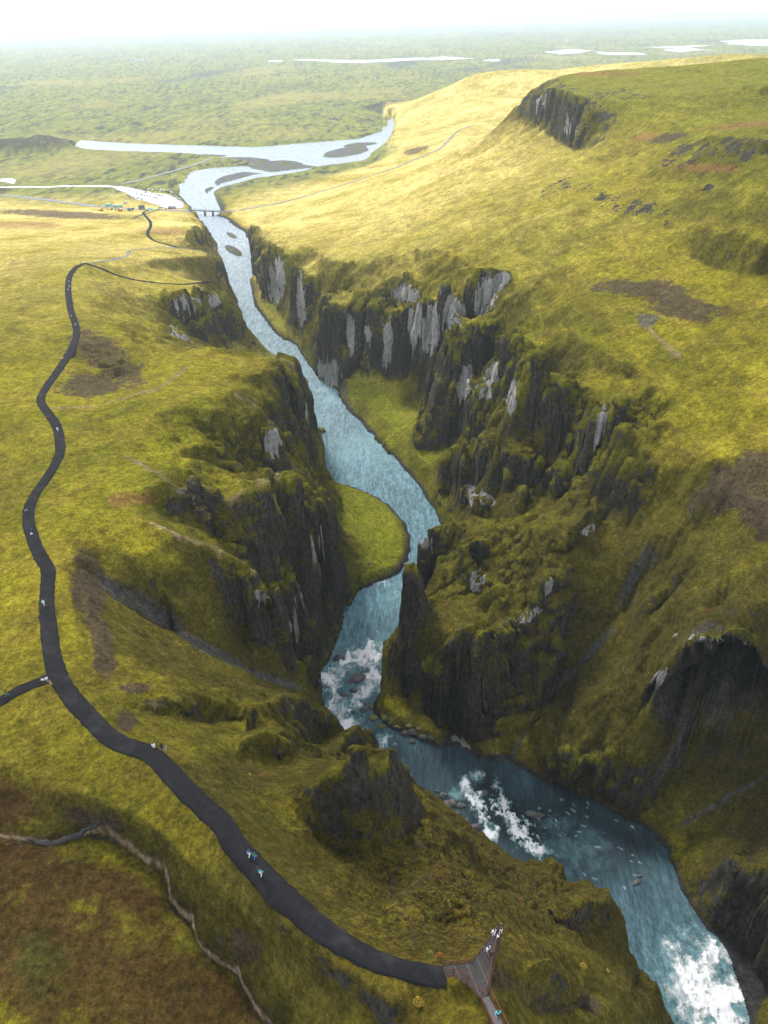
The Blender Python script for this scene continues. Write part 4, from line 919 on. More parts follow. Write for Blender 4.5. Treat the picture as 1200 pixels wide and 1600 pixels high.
for i in range(int((max(xs)-min(xs))/cw)+1):
    for j in range(int((max(ys)-min(ys))/cl_)+1):
        x0 = min(xs)+i*cw; y0 = min(ys)+j*cl_; pc = clip_cell(lp, x0+.05, x0+cw-.05, y0+.05, y0+cl_-.05)
        if len(pc) < 3: continue
        ar = abs(sum(a[0]*b[1]-b[0]*a[1] for a, b in zip(pc, pc[1:]+pc[:1])))/2
        if ar < .04: continue
        obj('deck_panel', MB().prism(pc, -.03, .03).mesh('deck_panel'), DECKM, plat)
obj('deck_frame', MB().prism(lp, -.14, -.035).mesh('deck_frame'), FRM, plat)
def railing(parent, pts, h=1.15, lean=.22, gap=1.1, infill=True):
    """posts, top rail, foot rail and slats along local points; pts are (x, y, z)"""
    for a, b in zip(pts[:-1], pts[1:]):
        a = Vector(a); b = Vector(b); d = b-a; n = Vector((d.y, -d.x, 0)).normalized()*lean; up = Vector((0, 0, h))
        obj('top_rail', MB().bar(a+n+up, b+n+up, .055, 6).mesh('top_rail'), CORT, parent)
        obj('foot_rail', MB().bar(a+Vector((0, 0, .06)), b+Vector((0, 0, .06)), .04, 4).mesh('foot_rail'), CORT, parent)
        k = max(1, int(d.length/gap))
        for i in range(k+1):
            q = a+d*(i/k); obj('post', MB().bar(q-Vector((0, 0, .1)), q+n+up, .035, 4).mesh('post'), CORT, parent)
        m = MB()
        for i in range(int(d.length/.14)):
            q = a+d*((i+.5)*.14/d.length); m.bar(q+Vector((0, 0, .06)), q+n+up, .013, 3)
        if m.v: o = obj('slat_row', m.mesh('slat_row'), CORT, parent); o['kind'] = 'stuff'
lo = [(q[0], q[1], 0.0) for q in loc]
railing(plat, lo[0:4]); railing(plat, lo[3:7]); railing(plat, [lo[7], lo[8], lo[9], lo[10]])
m = MB()
for q in (loc[3], loc[2], loc[4], loc[1], loc[5], loc[8]): m = MB().bar((q[0], q[1], -.1), (q[0]*.9, q[1]*.9, -6), .09, 6); obj('support_column', m.mesh('support_column'), CORT, plat)
# stair
sA = (DW[6]+DW[7])/2; SD = at(800, 1622, 125.5)-sA; SD = Vector((SD[0], SD[1], 0)); run = SD.length; SD.normalize()
wst = float(np.linalg.norm(DW[6]-DW[7]))*1.0; stair = thing('metal_staircase', 'narrow metal staircase running from the platform towards the lower edge', 'staircase', (sA[0], sA[1], DZ), math.atan2(SD.y, SD.x)-math.pi/2)
TRD = mat('tread_grating', (.09, .085, .08), rough=.6, scale=5); ns = int(run/.34)
tm = MB().box((0, 0, 0), (wst, .27, .04)).mesh('tread'); tm.materials.append(TRD); nm_ = MB().box((0, 0, 0), (wst, .035, .05)).mesh('nosing'); nm_.materials.append(FRM)
for i in range(ns):
    z = .13*i if i < 12 else .13*12+.16*(i-12); t_ = obj('tread', tm, None, stair, (0, .2+.34*i, z)); obj('nosing', nm_, None, t_, (0, .15, .01))
zt = z
for sx in (-1, 1):
    x = sx*(wst/2+.05); obj('stringer', MB().add([(x-.03, 0, -.2), (x+.03, 0, -.2), (x+.03, 0, .05), (x-.03, 0, .05), (x-.03, run, zt-.2), (x+.03, run, zt-.2), (x+.03, run, zt+.05), (x-.03, run, zt+.05)], [(0, 1, 2, 3), (7, 6, 5, 4), (0, 4, 5, 1), (1, 5, 6, 2), (2, 6, 7, 3), (3, 7, 4, 0)]).mesh('stringer'), CORT, stair)
    railing(stair, ([(x, 0, 0), (x, run, zt)] if sx > 0 else [(x, run, zt), (x, 0, 0)]), lean=.12)
print('platform', time.time()-T0)

# ------------------------------------------------------------------ people
def skin_mesh(name, V, E, R_, root=0, sub=1):
    m = bpy.data.meshes.new(name+'_cage'); m.from_pydata(V, E, []); o = bpy.data.objects.new(name+'_cage', m); COL.objects.link(o)
    o.modifiers.new('s', 'SKIN'); sv = m.skin_vertices[0].data
    for k, r in enumerate(R_): sv[k].radius = (r, r*.9) if not isinstance(r, tuple) else r
    sv[root].use_root = True
    if sub: md = o.modifiers.new('u', 'SUBSURF'); md.levels = sub
    dg = bpy.context.evaluated_depsgraph_get(); out = bpy.data.meshes.new_from_object(o.evaluated_get(dg)); out.name = name
    bpy.data.objects.remove(o); bpy.data.meshes.remove(m)
    out.polygons.foreach_set('use_smooth', [True]*len(out.polygons)); return out
def build_pose(kind):
    st = {'walk': (.26, -.24), 'stand': (.02, -.02), 'photo': (.04, -.03)}[kind]
    J = dict(pel=(0, 0, .95), bel=(0, .01, 1.1), che=(0, .01, 1.32), nek=(0, .0, 1.49), hea=(0, .03, 1.60), top=(0, .02, 1.72))
    for s_, sx in (('l', -1), ('r', 1)):
        f = st[0] if s_ == 'l' else st[1]
        J['hip'+s_] = (sx*.1, 0, .90); J['kne'+s_] = (sx*.11, f*.55+.03, .5); J['ank'+s_] = (sx*.11, f-.02, .09+(.06 if f < -.1 else 0)); J['toe'+s_] = (sx*.12, f+.16, .04)
        J['sho'+s_] = (sx*.18, 0, 1.42)
        if kind == 'photo': J['elb'+s_] = (sx*.27, .16, 1.22); J['wri'+s_] = (sx*.09, .32, 1.47); hd = Vector((-sx*.02, .02, .09))
        else: J['elb'+s_] = (sx*.26, -f*.3-.02, 1.14); J['wri'+s_] = (sx*.27, -f*.7+.06, .90); hd = Vector((0, .02, -.09))
        w_ = Vector(J['wri'+s_]); J['pal'+s_] = tuple(w_+hd*.8)
        for k in range(4): J['f%d%s' % (k, s_)] = tuple(w_+hd*(1.9-.12*abs(k-1))+Vector((0, .022*(k-1.5), .0) if kind != 'photo' else (.022*(k-1.5), 0, 0)))
        J['th'+s_] = tuple(w_+hd*.9+(Vector((-sx*.01, .05, 0)) if kind != 'photo' else Vector((-sx*.05, .01, 0))))
    def sk(name, ed, rad, root, sub=1):
        ks = sorted({k for e in ed for k in e}); ix = {k: i for i, k in enumerate(ks)}
        return skin_mesh(name, [J[k] for k in ks], [(ix[a], ix[b]) for a, b in ed], [rad.get(k, rad.get(k[:3], .01)) for k in ks], ix[root], sub)
    ed = [('pel', 'bel'), ('bel', 'che'), ('che', 'nek'), ('nek', 'hea'), ('hea', 'top')]
    for s_ in 'lr':
        ed += [('pel', 'hip'+s_), ('hip'+s_, 'kne'+s_), ('kne'+s_, 'ank'+s_), ('ank'+s_, 'toe'+s_), ('che', 'sho'+s_), ('sho'+s_, 'elb'+s_), ('elb'+s_, 'wri'+s_), ('wri'+s_, 'pal'+s_), ('pal'+s_, 'th'+s_)]+[('pal'+s_, 'f%d%s' % (k, s_)) for k in range(4)]
    R1 = dict(pel=(.13, .10), bel=(.12, .09), che=(.15, .10), nek=.055, hea=(.085, .10), top=.06, hip=.085, kne=.058, ank=.04, toe=.035, sho=.06, elb=.042, wri=.03, pal=(.035, .02), thl=.01, thr=.01)
    for s_ in 'lr':
        for k in range(4): R1['f%d%s' % (k, s_)] = .009
    body = sk('body', ed, R1, 'pel')
    R2 = dict(pel=(.165, .135), bel=(.165, .13), che=(.18, .135), nek=.07, sho=.085, elb=.062, wri=.048)
    jack = sk('jacket', [('pel', 'bel'), ('bel', 'che'), ('che', 'nek')]+[e for s_ in 'lr' for e in (('che', 'sho'+s_), ('sho'+s_, 'elb'+s_), ('elb'+s_, 'wri'+s_))], R2, 'pel')
    R3 = dict(pel=(.145, .12), hip=.105, kne=.078, ank=.06)
    trou = sk('trousers', [e for s_ in 'lr' for e in (('pel', 'hip'+s_), ('hip'+s_, 'kne'+s_), ('kne'+s_, 'ank'+s_))], R3, 'pel')
    J['h1'] = (0, -.02, 1.60); J['h2'] = (0, -.005, 1.72); J['h3'] = (0, -.04, 1.53)
    hair = sk('hair', [('h1', 'h2'), ('h1', 'h3')], dict(h1=.108, h2=.085, h3=.06), 'h1')
    shoes = []
    for s_ in 'lr':
        a = Vector(J['ank'+s_]); shoes.append(skin_mesh('shoe', [tuple(a+Vector((0, -.05, -.04))), tuple(a+Vector((0, .05, -.05))), tuple(Vector(J['toe'+s_])+Vector((0, .02, 0)))], [(0, 1), (1, 2)], [.05, .055, .045], 1, 1))
    fb = lambda n_, c_, d_: MB().box(c_, d_).mesh(n_)
    return dict(body=body, jacket=jack, trousers=trou, hair=hair, shoe=shoes, eye=[fb('eye', (sx*.034, .118, 1.615), (.022, .012, .012)) for sx in (-1, 1)], ear=[fb('ear', (sx*.088, .025, 1.60), (.015, .035, .055)) for sx in (-1, 1)],
        nose=[fb('nose', (0, .128, 1.59), (.018, .03, .035))], mouth=[fb('mouth', (0, .118, 1.557), (.045, .012, .010))])
POSES = {k: build_pose(k) for k in ('walk', 'stand', 'photo')}
SKINM = mat('skin', (.50, .32, .24), rough=.6, scale=5, var=.08)
for p_ in POSES.values():
    for k, m_ in p_.items():
        for q in (m_ if isinstance(m_, list) else [m_]): q.materials.append(SKINM)
CLO = {'white': (.85, .85, .85), 'dark': (.025, .025, .03), 'blue': (.03, .16, .45), 'teal': (.10, .50, .55), 'tan': (.48, .33, .18), 'grey': (.30, .31, .33), 'red': (.5, .04, .03), 'green': (.05, .25, .12), 'pale blue': (.45, .68, .88), 'pink': (.75, .35, .45), 'orange': (.75, .25, .04), 'cream': (.75, .70, .58)}
def on_ground(px, py):
    h = hit(px, py); return Vector((h[0], h[1], float(samp_fine(np.array([h[0]]), np.array([h[1]]))[0])))
def person(px, py, top, legs, pose, rz, label, z=None, scale=1.0, bag=None):
    if z is None: p_ = on_ground(px, py); p_.z += .12
    else: a = at(px, py, z); p_ = Vector(a.tolist())
    t = thing('person', label, 'person', p_, rz); t.scale = (scale,)*3
    M = POSES[pose]
    def put(name, me_, m_):
        o = obj(name, me_, None, t); o.material_slots[0].link = 'OBJECT'; o.material_slots[0].material = m_; return o
    b = put('body', M['body'], SKINM); [put(k, q, mat('face_tone', (.36, .20, .15), scale=9)) for k in ('eye', 'ear', 'nose', 'mouth') for q in M[k]]
    put('jacket', M['jacket'], mat(top.replace(' ', '_')+'_cloth', CLO[top], scale=6, var=.12)); put('trousers', M['trousers'], mat(legs.replace(' ', '_')+'_cloth', CLO[legs], scale=6, var=.12))
    put('hair', M['hair'], mat('dark_hair', (.04, .028, .02), scale=20)); 
    for q in M['shoe']: put('shoe', q, mat('dark_leather', (.03, .025, .022)))
    if bag:
        o = obj('backpack', MB().box((0, -.2, 1.25), (.3, .18, .45), taper=.85).mesh('backpack'), mat(bag.replace(' ', '_')+'_bag', CLO[bag]), t)
    return t
W_, S_, F_ = 'walk', 'stand', 'photo'
PEOPLE = [
 (771,1463,'white','white',S_,.3,'person all in white standing at the far tip of the viewing platform',DZ), (775,1461,'dark','dark',S_,-.4,'dark clad person right beside the white clad one on the platform tip',DZ), (782,1458,'dark','cream',F_,0,'person in dark jacket and pale trousers in the right corner of the platform tip',DZ),
 (777.5,1470,'white','dark',S_,.8,'person in white top just behind the group at the platform tip',DZ), (762,1490,'white','dark',W_,.5,'person in white top walking up the middle of the platform',DZ), (767,1498,'dark','dark',W_,.3,'dark clad person walking behind the white topped walker on the platform',DZ), (777,1590,'teal','dark',W_,0,'person in teal jacket on the metal staircase',124.2),
 (391,1341,'blue','white',W_,-.6,'person in blue jacket and white trousers on the right edge of the path',None), (399,1344,'green','blue',W_,-.6,'person in green jacket beside the blue jacketed walker',None), (409,1370,'teal','cream',W_,-.5,'person in bright teal jacket alone lower on the dark path',None), (405,1367,'dark','dark',W_,-.4,'dark clad walker shadowing the teal jacketed person on the path',None),
 (242,1172,'white','white',S_,.2,'person in a long white outfit at the bend of the path',None), (260,1178,'grey','grey',F_,-.8,'grey dressed person taking a photo at the outer edge of the bend',None), (254,1172,'dark','dark',S_,1.2,'dark dressed person between the white and the grey one at the bend',None),
 (70,1071,'white','dark',S_,0,'leftmost white jacketed person at the path junction',None), (76,1069,'white','grey',S_,.6,'white jacketed person in grey trousers in the middle of the junction group',None), (82,1074,'tan','tan',W_,2.2,'person in tan coat at the right of the junction group',None), (13,1090,'dark','green',W_,1.7,'dark clad walker on the narrow side path at the picture edge',None),
 (70,947,'pale blue','white',W_,3.1,'person in pale blue jacket on the straight stretch above the junction',None), (75,946,'dark','dark',W_,3.1,'dark clad companion of the pale blue jacketed walker',None), (52,841,'white','dark',W_,3.0,'white jacketed walker just above the widening of the path',None), (50,831,'dark','blue',W_,0,'dark jacketed walker a few steps behind the white one',None), (43,804,'white','dark',W_,.1,'white topped person with dark backpack on the leftmost bend','pack'),
 (91,675,'white','white',S_,.2,'two tone white clad person alone on the middle bend of the path',None), (80,597,'dark','blue',W_,.4,'dark jacketed walker just past the notch in the path',None), (99,564,'white','dark',W_,.5,'white jacketed walker on the slanting stretch above the notch',None),
 (119,511,'white','blue',W_,0,'white jacketed walker lower of two below the crowd on the path',None), (112,496,'blue','white',W_,.2,'blue jacketed walker below the crowd on the path',None), (105,436,'dark','red',S_,0,'dark and red dressed person at the top of the crowd on the path',None), (108,441,'blue','white',W_,.2,'person in blue in the upper right of the crowd on the path',None), (104,448,'red','dark',W_,.4,'red jacketed person in the middle of the crowd on the path',None), (107,455,'pink','pale blue',W_,0,'pink jacketed person in the lower crowd on the path',None), (105,465,'dark','dark',W_,.1,'last dark figure at the bottom of the crowd on the path',None), (109,450,'pale blue','white',W_,.1,'pale blue dressed person right of the red jacketed one',None),
 (118,418,'grey','dark',W_,.9,'grey jacketed walker where the path climbs to the fork',None), (130,411,'white','pale blue',S_,.5,'white topped person standing at the path fork',None), (127,414,'dark','dark',S_,1.4,'dark clad person next to the white topped one at the fork',None),
 (212,439,'white','dark',W_,1.5,'white topped walker farthest left on the viewpoint trail',None), (232,442,'red','white',W_,1.5,'red jacketed walker on the viewpoint trail',None), (240,443,'dark','dark',W_,1.5,'dark clad walker right of the red one on the viewpoint trail',None), (308,442,'white','grey',W_,1.5,'white topped walker approaching the viewpoint tip',None), (316,441,'orange','dark',W_,1.5,'orange jacketed walker near the viewpoint tip',None), (329,438,'blue','dark',S_,1.0,'blue jacketed person at the viewpoint tip',None), (333,437,'white','dark',F_,1.5,'white jacketed person photographing from the viewpoint tip',None), (331,440,'dark','dark',S_,1.7,'dark clad person on the near side of the viewpoint tip',None),
 (203,396,'dark','blue',W_,.4,'dark jacketed walker on the small loop of the upper trail',None), (222,389,'white','dark',W_,1.4,'white topped walker on the straight upper trail',None), (268,387,'grey','dark',W_,1.5,'grey jacketed walker near the lower trail corner',None)]
for a in PEOPLE:
    z = a[7]; person(a[0], a[1], a[2], a[3], a[4], a[5], a[6], z if not isinstance(z, str) else None, .92, 'dark' if isinstance(z, str) else None)
print('people', time.time()-T0)

# ------------------------------------------------------------------ vehicles, huts, bridge
def wheel_mesh():
    m = MB().bar((-.1, 0, 0), (.1, 0, 0), .33, 14).mesh('wheel'); return m
def car_meshes(kind):
    if kind == 'car': prof = [(-2.15, .35), (-2.2, .8), (-2.0, .95), (-1.5, 1.42), (.3, 1.45), (1.0, .98), (2.0, .86), (2.2, .6), (2.15, .35)]; W2 = .88; ga = (2, 6)
    elif kind == 'suv': prof = [(-2.3, .4), (-2.35, 1.0), (-2.25, 1.15), (-2.05, 1.75), (.5, 1.78), (1.15, 1.15), (2.2, 1.02), (2.35, .7), (2.3, .4)]; W2 = .95; ga = (2, 6)
    else: prof = [(-3.0, .4), (-3.05, 1.2), (-3.05, 1.3), (-3.0, 2.55), (1.6, 2.6), (2.3, 1.45), (2.9, 1.2), (3.0, .8), (2.95, .4)]; W2 = 1.02; ga = (2, 6)
    n = len(prof); zb = prof[2][1]; v = []
    def hw(z): return W2 if z <= zb+.02 else W2*(1-.14*(z-zb)/(prof[4][1]-zb))
    for s_ in (-1, 1): v += [(s_*hw(z), y, z) for y, z in prof]
    f = [tuple(range(n)), tuple(range(2*n-1, n-1, -1))]+[(k, n+k, n+(k+1) % n, (k+1) % n) for k in range(n)]
    body = pymesh('body', v, f)
    # glass band
    g = MB(); zt_ = prof[4][1]-.1; y0 = prof[3][0]; y1 = prof[4][0]; z0 = zb+.06; yb0 = prof[2][0]+.3; yb1 = prof[5][0]-.25
    for s_ in (-1, 1):
        a = s_*(hw(z0)+.012); b = s_*(hw(zt_)+.012)
        q = [(a, yb0, z0), (a, yb1, z0), (b, y1-.05, zt_), (b, y0+.12, zt_)]; g.add(q, [(0, 1, 2, 3)] if s_ > 0 else [(3, 2, 1, 0)])
    def along(i, j, t, out):
        (ya, za), (yb, zb_) = prof[i], prof[j]; y = ya+(yb-ya)*t; z = za+(zb_-za)*t; L_ = math.hypot(yb-ya, zb_-za); return (y+out*abs(zb_-za)/L_*(1 if yb > 0 else -1), z+out*abs(yb-ya)/L_)
    for (i, j) in ((5, 4), (2, 3)):
        p0 = along(i, j, .1, .015); p1 = along(i, j, .9, .015); w0 = hw(p0[1])*.9; w1 = hw(p1[1])*.88
        q = [(-w0, p0[0], p0[1]), (w0, p0[0], p0[1]), (w1, p1[0], p1[1]), (-w1, p1[0], p1[1])]; g.add(q, [(0, 1, 2, 3)] if i == 5 else [(3, 2, 1, 0)])
    return body, g.mesh('windows'), prof
VM = {k: car_meshes(k) for k in ('car', 'suv', 'van')}; WHL = wheel_mesh()
GLS = mat('dark_car_glass', (.03, .035, .045), rough=.08, spec=.8, var=.05); TYR = mat('tyre_rubber', (.02, .02, .02)); WHL.materials.append(TYR)
PAINT = {'white': (.8, .8, .8), 'silver': (.45, .46, .48), 'black': (.02, .02, .022), 'dark blue': (.02, .04, .12), 'blue': (.04, .12, .40), 'red': (.45, .02, .02), 'grey': (.14, .14, .15)}
_vp = {}
def vehicle(kind, col, px, py, rz, label, group, z=4):
    p_ = on_ground(px, py); p_.z += .28
    name = {'car': 'parked_car', 'suv': 'parked_suv', 'van': 'camper_van'}[kind]
    t = thing(name, label, {'car': 'car', 'suv': 'car', 'van': 'van'}[kind], p_, rz, group)
    b, g, prof = VM[kind]
    if not b.materials: b.materials.append(GLS); g.materials.append(GLS)
    if col not in _vp: _vp[col] = simple_mat(col.replace(' ', '_')+'_paint', PAINT[col], rough=.3, var=.04, spec=.6)
    o = obj('body', b, None, t); o.material_slots[0].link = 'OBJECT'; o.material_slots[0].material = _vp[col]
    obj('windows', g, None, t)
    for sx in (-1, 1):
        for yy in (prof[0][0]+.75, prof[-1][0]-.8): obj('wheel', WHL, None, t, (sx*.82, yy, .33))
    return t
ORD = ['first', 'second', 'third', 'fourth', 'fifth', 'sixth', 'seventh', 'eighth', 'ninth', 'tenth']
rv = random.Random(5)
def car_row(p0, p1, n, kinds, rz, desc, start='left'):
    for k in range(n):
        t = k/max(1, n-1); col = rv.choice(['white', 'white', 'silver', 'white', 'dark blue', 'grey', 'black', 'silver']) ; kd = rv.choice(kinds)
        if desc.startswith('front') and k == n-2: col = 'red'
        vehicle(kd, col, p0[0]+(p1[0]-p0[0])*t, p0[1]+(p1[1]-p0[1])*t, rz+rv.uniform(-.06, .06), '%s %s %s from left, %s' % (col, {'car': 'car', 'suv': 'tall car', 'van': 'camper van'}[kd], ORD[k], desc), 'vehicles in the gravel car park')
car_row((226, 297.5), (252, 299.5), 5, ['van', 'van', 'suv'], .1, 'back row at the lava edge')
car_row((257, 299.5), (268, 303), 4, ['van', 'suv'], -.2, 'back right row at the lava edge')
car_row((273, 307), (285, 319), 6, ['car', 'suv', 'van'], 1.2, 'curved row nearest the river')
car_row((214, 303.5), (246, 311), 9, ['car', 'car', 'suv'], .15, 'front row of the gravel lot')
car_row((228, 301.5), (257, 308.5), 8, ['car', 'suv', 'car'], .15, 'middle row of the gravel lot')
car_row((203, 308), (222, 312.5), 4, ['car', 'suv'], 1.3, 'short row along the lower edge')
vehicle('van', 'white', 251, 327, 1.5, 'white van stopped on the road by the start of the footpath', None); vehicle('car', 'red', 259, 327.5, 1.5, 'red car behind the white van on the road', None); vehicle('suv', 'dark blue', 207, 327.5, 1.5, 'dark blue tall car on the road near the barriers', None); vehicle('van', 'white', 196, 319, 1.2, 'white van parked beside the road above the cabins', None)
def excavator(px, py, rz, col, label, s_=1.0):
    p_ = on_ground(px, py); t = thing('excavator', label, 'excavator', p_, rz); t.scale = (s_,)*3; Y_ = simple_mat('machine_'+label.split()[0], col, rough=.5, var=.1); K = mat('black_steel', (.03, .03, .03))
    for sx in (-1, 1):
        m = MB(); pr = [(-2, .35), (-1.7, .05), (1.7, .05), (2, .35), (1.8, .8), (-1.8, .8)]; v = [(sx*1.1+d, y, z) for d in (-.3, .3) for y, z in pr]
        m.add(v, [tuple(range(6)), tuple(range(11, 5, -1))]+[(k, 6+k, 6+(k+1) % 6, (k+1) % 6) for k in range(6)]); obj('track', m.mesh('track'), K, t)
    obj('engine_housing', MB().box((0, -.9, 1.6), (2.5, 2.4, 1.3), taper=.92).mesh('engine_housing'), Y_, t)
    c_ = obj('cab', MB().box((-.7, .9, 1.95), (1.1, 1.5, 2.0), taper=.85).mesh('cab'), Y_, t); obj('cab_glass', MB().box((-.7, .95, 2.2), (1.14, 1.45, .9), taper=.93).mesh('cab_glass'), GLS, c_)
    obj('boom', MB().bar((.3, .6, 1.6), (.3, 3.0, 4.6), .32, 4, .26).bar((.3, 3.0, 4.6), (.3, 5.4, 3.9), .26, 4, .2).mesh('boom'), Y_, t)
    obj('dipper_arm', MB().bar((.3, 5.4, 4.1), (.3, 6.3, 1.2), .2, 4, .15).mesh('dipper_arm'), Y_, t)
    obj('bucket', MB().add([(-.3, 6.0, 1.2), (.9, 6.0, 1.2), (.9, 6.9, 1.0), (-.3, 6.9, 1.0), (-.3, 5.7, .3), (.9, 5.7, .3), (.9, 6.4, .1), (-.3, 6.4, .1)], [(0, 1, 5, 4), (1, 2, 6, 5), (2, 3, 7, 6), (3, 0, 4, 7), (4, 5, 6, 7)]).mesh('bucket'), K, t)
excavator(158, 330, -1.3, (.75, .45, .02), 'yellow excavator with raised boom at the left of the work site', 1.35); excavator(188, 330, 1.1, (.70, .24, .03), 'orange excavator facing right beside the teal cabins', 1.2); excavator(174, 328, -1.2, (.60, .30, .03), 'amber small digger between the two bigger machines', .85)
def cabin(px, py, L_, W3, H_, rz, col, roofc, label, name='site_cabin', gable=False, cat='cabin'):
    p_ = on_ground(px, py); t = thing(name, label, cat, p_, rz); wm_ = simple_mat('wall_'+name, col, var=.08); rm_ = simple_mat('roof_'+name, roofc, var=.08)
    obj('wall', MB().box((0, 0, H_/2), (L_, W3, H_)).mesh('wall'), wm_, t)
    if gable:
        h2 = W3*.35; a, b = L_/2+.3, W3/2+.3; r_ = MB().add([(-a, -b, H_), (a, -b, H_), (a, b, H_), (-a, b, H_), (-a, 0, H_+h2), (a, 0, H_+h2)], [(0, 1, 5, 4), (2, 3, 4, 5), (1, 2, 5), (3, 0, 4), (3, 2, 1, 0)]).mesh('roof')
    else: r_ = MB().box((0, 0, H_+.1), (L_+.3, W3+.3, .2)).mesh('roof')
    obj('roof', r_, rm_, t)
    obj('door', MB().box((L_*.2, -W3/2-.02, 1.05), (.95, .06, 2.1)).mesh('door'), mat('white_trim', (.7, .7, .7)), t)
    for k in (-.3, -.05): fr = obj('window', MB().box((L_*k, -W3/2-.02, 1.6), (1.1, .06, .9)).mesh('window'), mat('white_trim', (.7, .7, .7)), t); obj('pane', MB().box((L_*k, -W3/2-.055, 1.6), (.95, .02, .75)).mesh('pane'), GLS, fr)
cabin(170, 322.5, 8, 2.6, 2.6, -.12, (.10, .42, .42), (.25, .60, .60), 'left of the two teal site cabins by the road'); cabin(184, 324, 12, 2.8, 2.7, -.1, (.10, .40, .42), (.30, .62, .62), 'longer teal site cabin to the right of the first one')
cabin(222, 327.5, 7, 6, 3, .2, (.12, .12, .12), (.08, .08, .09), 'dark service hut where the footpath begins', 'service_hut', True, 'hut'); cabin(269, 327, 9, 4, 2.6, 0, (.15, .13, .11), (.30, .33, .38), 'grey roofed low building by the road before the bridge', 'visitor_hut', True, 'building'); cabin(204, 329.5, 6, 3, 2.6, .1, (.10, .09, .08), (.14, .16, .20), 'small dark roofed shed left of the service hut', 'shed', True, 'shed')
for (px, py, lab, c_) in ((222, 95, 'white farmhouse far out on the hazy plain', (.75, .75, .75)), (214, 96, 'pale barn left of the far farmhouse', (.6, .6, .6)), (232, 95.5, 'grey roofed barn right of the far farmhouse', (.55, .55, .57))):
    cabin(px, py, 26, 14, 7, .3, c_, (.5, .5, .52), lab, 'farm_building', True, 'building')
# teal dome and yellow container
p_ = on_ground(234.5, 328); dm = MB(); nn_ = 14
rings = [(3.2*math.cos(a), 3.0*math.sin(a)) for a in np.linspace(0, 1.45, 7)]; v = [(r_*math.cos(2*math.pi*k/nn_), r_*math.sin(2*math.pi*k/nn_), z_) for r_, z_ in rings for k in range(nn_)]
dm.add(v, [(i*nn_+k, i*nn_+(k+1) % nn_, (i+1)*nn_+(k+1) % nn_, (i+1)*nn_+k) for i in range(6) for k in range(nn_)]+[tuple(range(6*nn_, 7*nn_))])
t = thing('dome_tent', 'turquoise dome tent beside the start of the footpath', 'tent', p_); obj('canopy', dm.mesh('canopy', True), mat('turquoise_canvas', (.12, .60, .60)), t); obj('door_flap', MB().box((0, -3.0, .95), (1.2, .4, 1.9), taper=.8).mesh('door_flap'), mat('pale_canvas', (.6, .7, .7)), t)
p_ = on_ground(174, 318); t = thing('skip_container', 'yellow open topped container beside the road above the cabins', 'container', p_, .3); YC = mat('yellow_container_paint', (.70, .52, .03))
obj('shell', MB().add([(-1.5, -1, 0), (1.5, -1, 0), (1.5, 1, 0), (-1.5, 1, 0), (-2.3, -1.2, 1.9), (2.3, -1.2, 1.9), (2.3, 1.2, 1.9), (-2.3, 1.2, 1.9)], [(3, 2, 1, 0), (0, 1, 5, 4), (1, 2, 6, 5), (2, 3, 7, 6), (3, 0, 4, 7)]).mesh('shell'), YC, t); obj('rim', MB().bar((-2.3, -1.2, 1.9), (2.3, -1.2, 1.9), .08, 4).bar((-2.3, 1.2, 1.9), (2.3, 1.2, 1.9), .08, 4).mesh('rim'), YC, t)
# footbridge
A_ = at(296, 328, 5.5); B_ = at(362, 331, 5.5); Lb = float(np.linalg.norm((B_-A_)[:2])); t = thing('footbridge', 'low grey bridge with railings across the river below the car park', 'bridge', A_, math.atan2(B_[1]-A_[1], B_[0]-A_[0]))
BRM = mat('weathered_bridge_timber', (.14, .14, .15)); obj('deck', MB().box((Lb/2, 0, 0), (Lb, 3.2, .3)).mesh('deck'), BRM, t)
for sy in (-1, 1):
    obj('girder', MB().box((Lb/2, sy*1.3, -.5), (Lb, .3, .7)).mesh('girder'), BRM, t); obj('top_rail', MB().bar((0, sy*1.6, 1.3), (Lb, sy*1.6, 1.3), .09, 4).mesh('top_rail'), BRM, t)
    pm = MB().bar((0, 0, 0), (0, 0, 1.25), .06, 4).mesh('post'); pm.materials.append(BRM)
    for k in range(int(Lb/3)+1): obj('post', pm, None, t, (k*3, sy*1.6, .1))
for k in (.36, .55): obj('pier', MB().box((Lb*k, 0, -3.2), (1.6, 3.4, 5.6), taper=.75).mesh('pier'), mat('dark_concrete', (.08, .08, .08)), t)
# boardwalk
bw = MB(); a = on_ground(209, 341); b = on_ground(249, 327.5); a = Vector((a.x, a.y, max(a.z, b.z)+.6)); b = Vector(at(249, 327.5, a.z).tolist()); b.z = a.z; d = b-a; t = thing('boardwalk', 'dark timber boardwalk ramp crossing the start of the footpath', 'boardwalk', a, math.atan2(d.y, d.x)); Lw = d.length; DT = mat('dark_timber', (.035, .04, .03))
obj('deck', MB().box((Lw/2, 0, 0), (Lw, 2.6, .2)).mesh('deck'), DT, t)
for sy in (-1, 1): obj('handrail', MB().bar((0, sy*1.25, 1.1), (Lw, sy*1.25, 1.1), .08, 4).mesh('handrail'), DT, t)
pm = MB().bar((0, 0, -3), (0, 0, 1.1), .08, 4).mesh('post'); pm.materials.append(DT)
for k in range(int(Lw/3)+1):
    for sy in (-1, 1): obj('post', pm, None, t, (k*3, sy*1.25, 0))
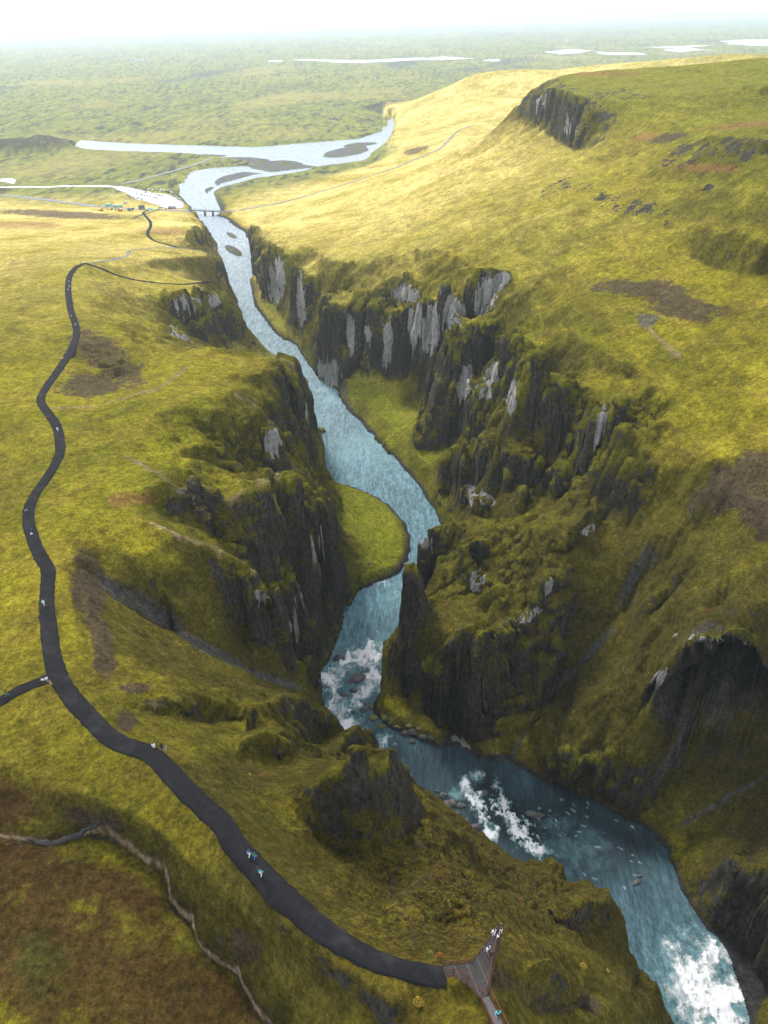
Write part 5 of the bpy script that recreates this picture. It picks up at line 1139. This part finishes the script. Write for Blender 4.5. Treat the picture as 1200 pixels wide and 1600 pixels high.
# ------------------------------------------------------------------ autumn shrubs near the camera
def shrub(px, py, r_, cols, label, n=420):
    p_ = on_ground(px, py); rs = np.random.RandomState(int(px)); m = MB(); d = rs.normal(size=(n, 3)); d /= np.linalg.norm(d, axis=1)[:, None]; d[:, 2] = abs(d[:, 2])
    c = d*(r_*rs.uniform(.45, 1.05, n)**.6)[:, None]*[1, 1, .75]
    for q in c:
        u = rs.normal(size=3); u /= np.linalg.norm(u); w_ = np.cross(u, rs.normal(size=3)); w_ /= np.linalg.norm(w_); k = .07*rs.uniform(.6, 1.3)
        m.add([q-u*k, q+w_*k*.5, q+u*k, q-w_*k*.5], [(0, 1, 2, 3)])
    t = thing('shrub', label, 'shrub', p_); obj('foliage', m.mesh('foliage'), mat('leaves_'+cols[1], cols[0], scale=4, var=.5), t)
    s2 = MB()
    for k in range(7): a = 2*math.pi*k/7; s2.bar((0, 0, -.1), (r_*.6*math.cos(a), r_*.6*math.sin(a), r_*.6), .02, 4, .008)
    obj('stems', s2.mesh('stems'), mat('bark', (.06, .045, .03)), t)
YL, OR, GRN = ((.36, .25, .03), 'yellow'), ((.28, .12, .03), 'orange'), ((.16, .20, .03), 'green')
for a in [(654,1566,.55,YL,'round yellow shrub on the grass below the footpath'), (688,1496,.5,OR,'orange shrub at the corner where the footpath meets the platform'), (673,1492,.35,GRN,'small green shrub left of the orange one by the footpath'), (911,1511,.5,YL,'bright yellow shrub at the foot of the dark mossy mound'), (815,1407,.45,OR,'orange shrub on the headland above the river'), (820,832,1.1,OR,'tiny orange bush on the green crest across the river'),
          (1133,722,2.0,YL,'golden bush alone on the grassy right hand slope'), (948,1518,.4,YL,'small yellow shrub right of the bright yellow one'), (706,1388,.35,YL,'small yellow shrub on top of the dark mound'), (1105,955,1.0,OR,'rust orange bush just above the dark hollow'), (1078,712,1.5,OR,'pale orange bush left of the golden one'), (485,1198,.5,OR,'orange heath bush beside the foot of the pinnacle'), (660,885,.9,YL,'yellow bush on the shoulder of the massif across the river'), (410,1213,.5,OR,'orange heath bush under the mossy rock block'), (390,1212,.35,YL,'small yellow bush under the mossy rock block')]:
    shrub(*a)
print('things', time.time()-T0)

# ------------------------------------------------------------------ haze
def haze():
    me = bpy.data.meshes.new('haze'); x0, x1, y0, y1, z0, z1 = -22000, 22000, -2000, 27000, -6, 203
    v = [(x, y, z) for z in (z0, z1) for y in (y0, y1) for x in (x0, x1)]
    me.from_pydata(v, [], [(0, 2, 3, 1), (4, 5, 7, 6), (0, 1, 5, 4), (2, 6, 7, 3), (0, 4, 6, 2), (1, 3, 7, 5)])
    o = bpy.data.objects.new('haze', me); COL.objects.link(o); o['kind'] = 'stuff'
    m = bpy.data.materials.new('thin_moist_air'); m.use_nodes = True; t = m.node_tree; t.nodes.clear()
    vo = t.nodes.new('ShaderNodeVolumePrincipled'); vo.inputs['Color'].default_value = (.66, .78, .87, 1); vo.inputs['Density'].default_value = .00009; vo.inputs['Anisotropy'].default_value = .35
    out = t.nodes.new('ShaderNodeOutputMaterial'); t.links.new(vo.outputs[0], out.inputs['Volume']); me.materials.append(m)
haze()
print('done', time.time()-T0)
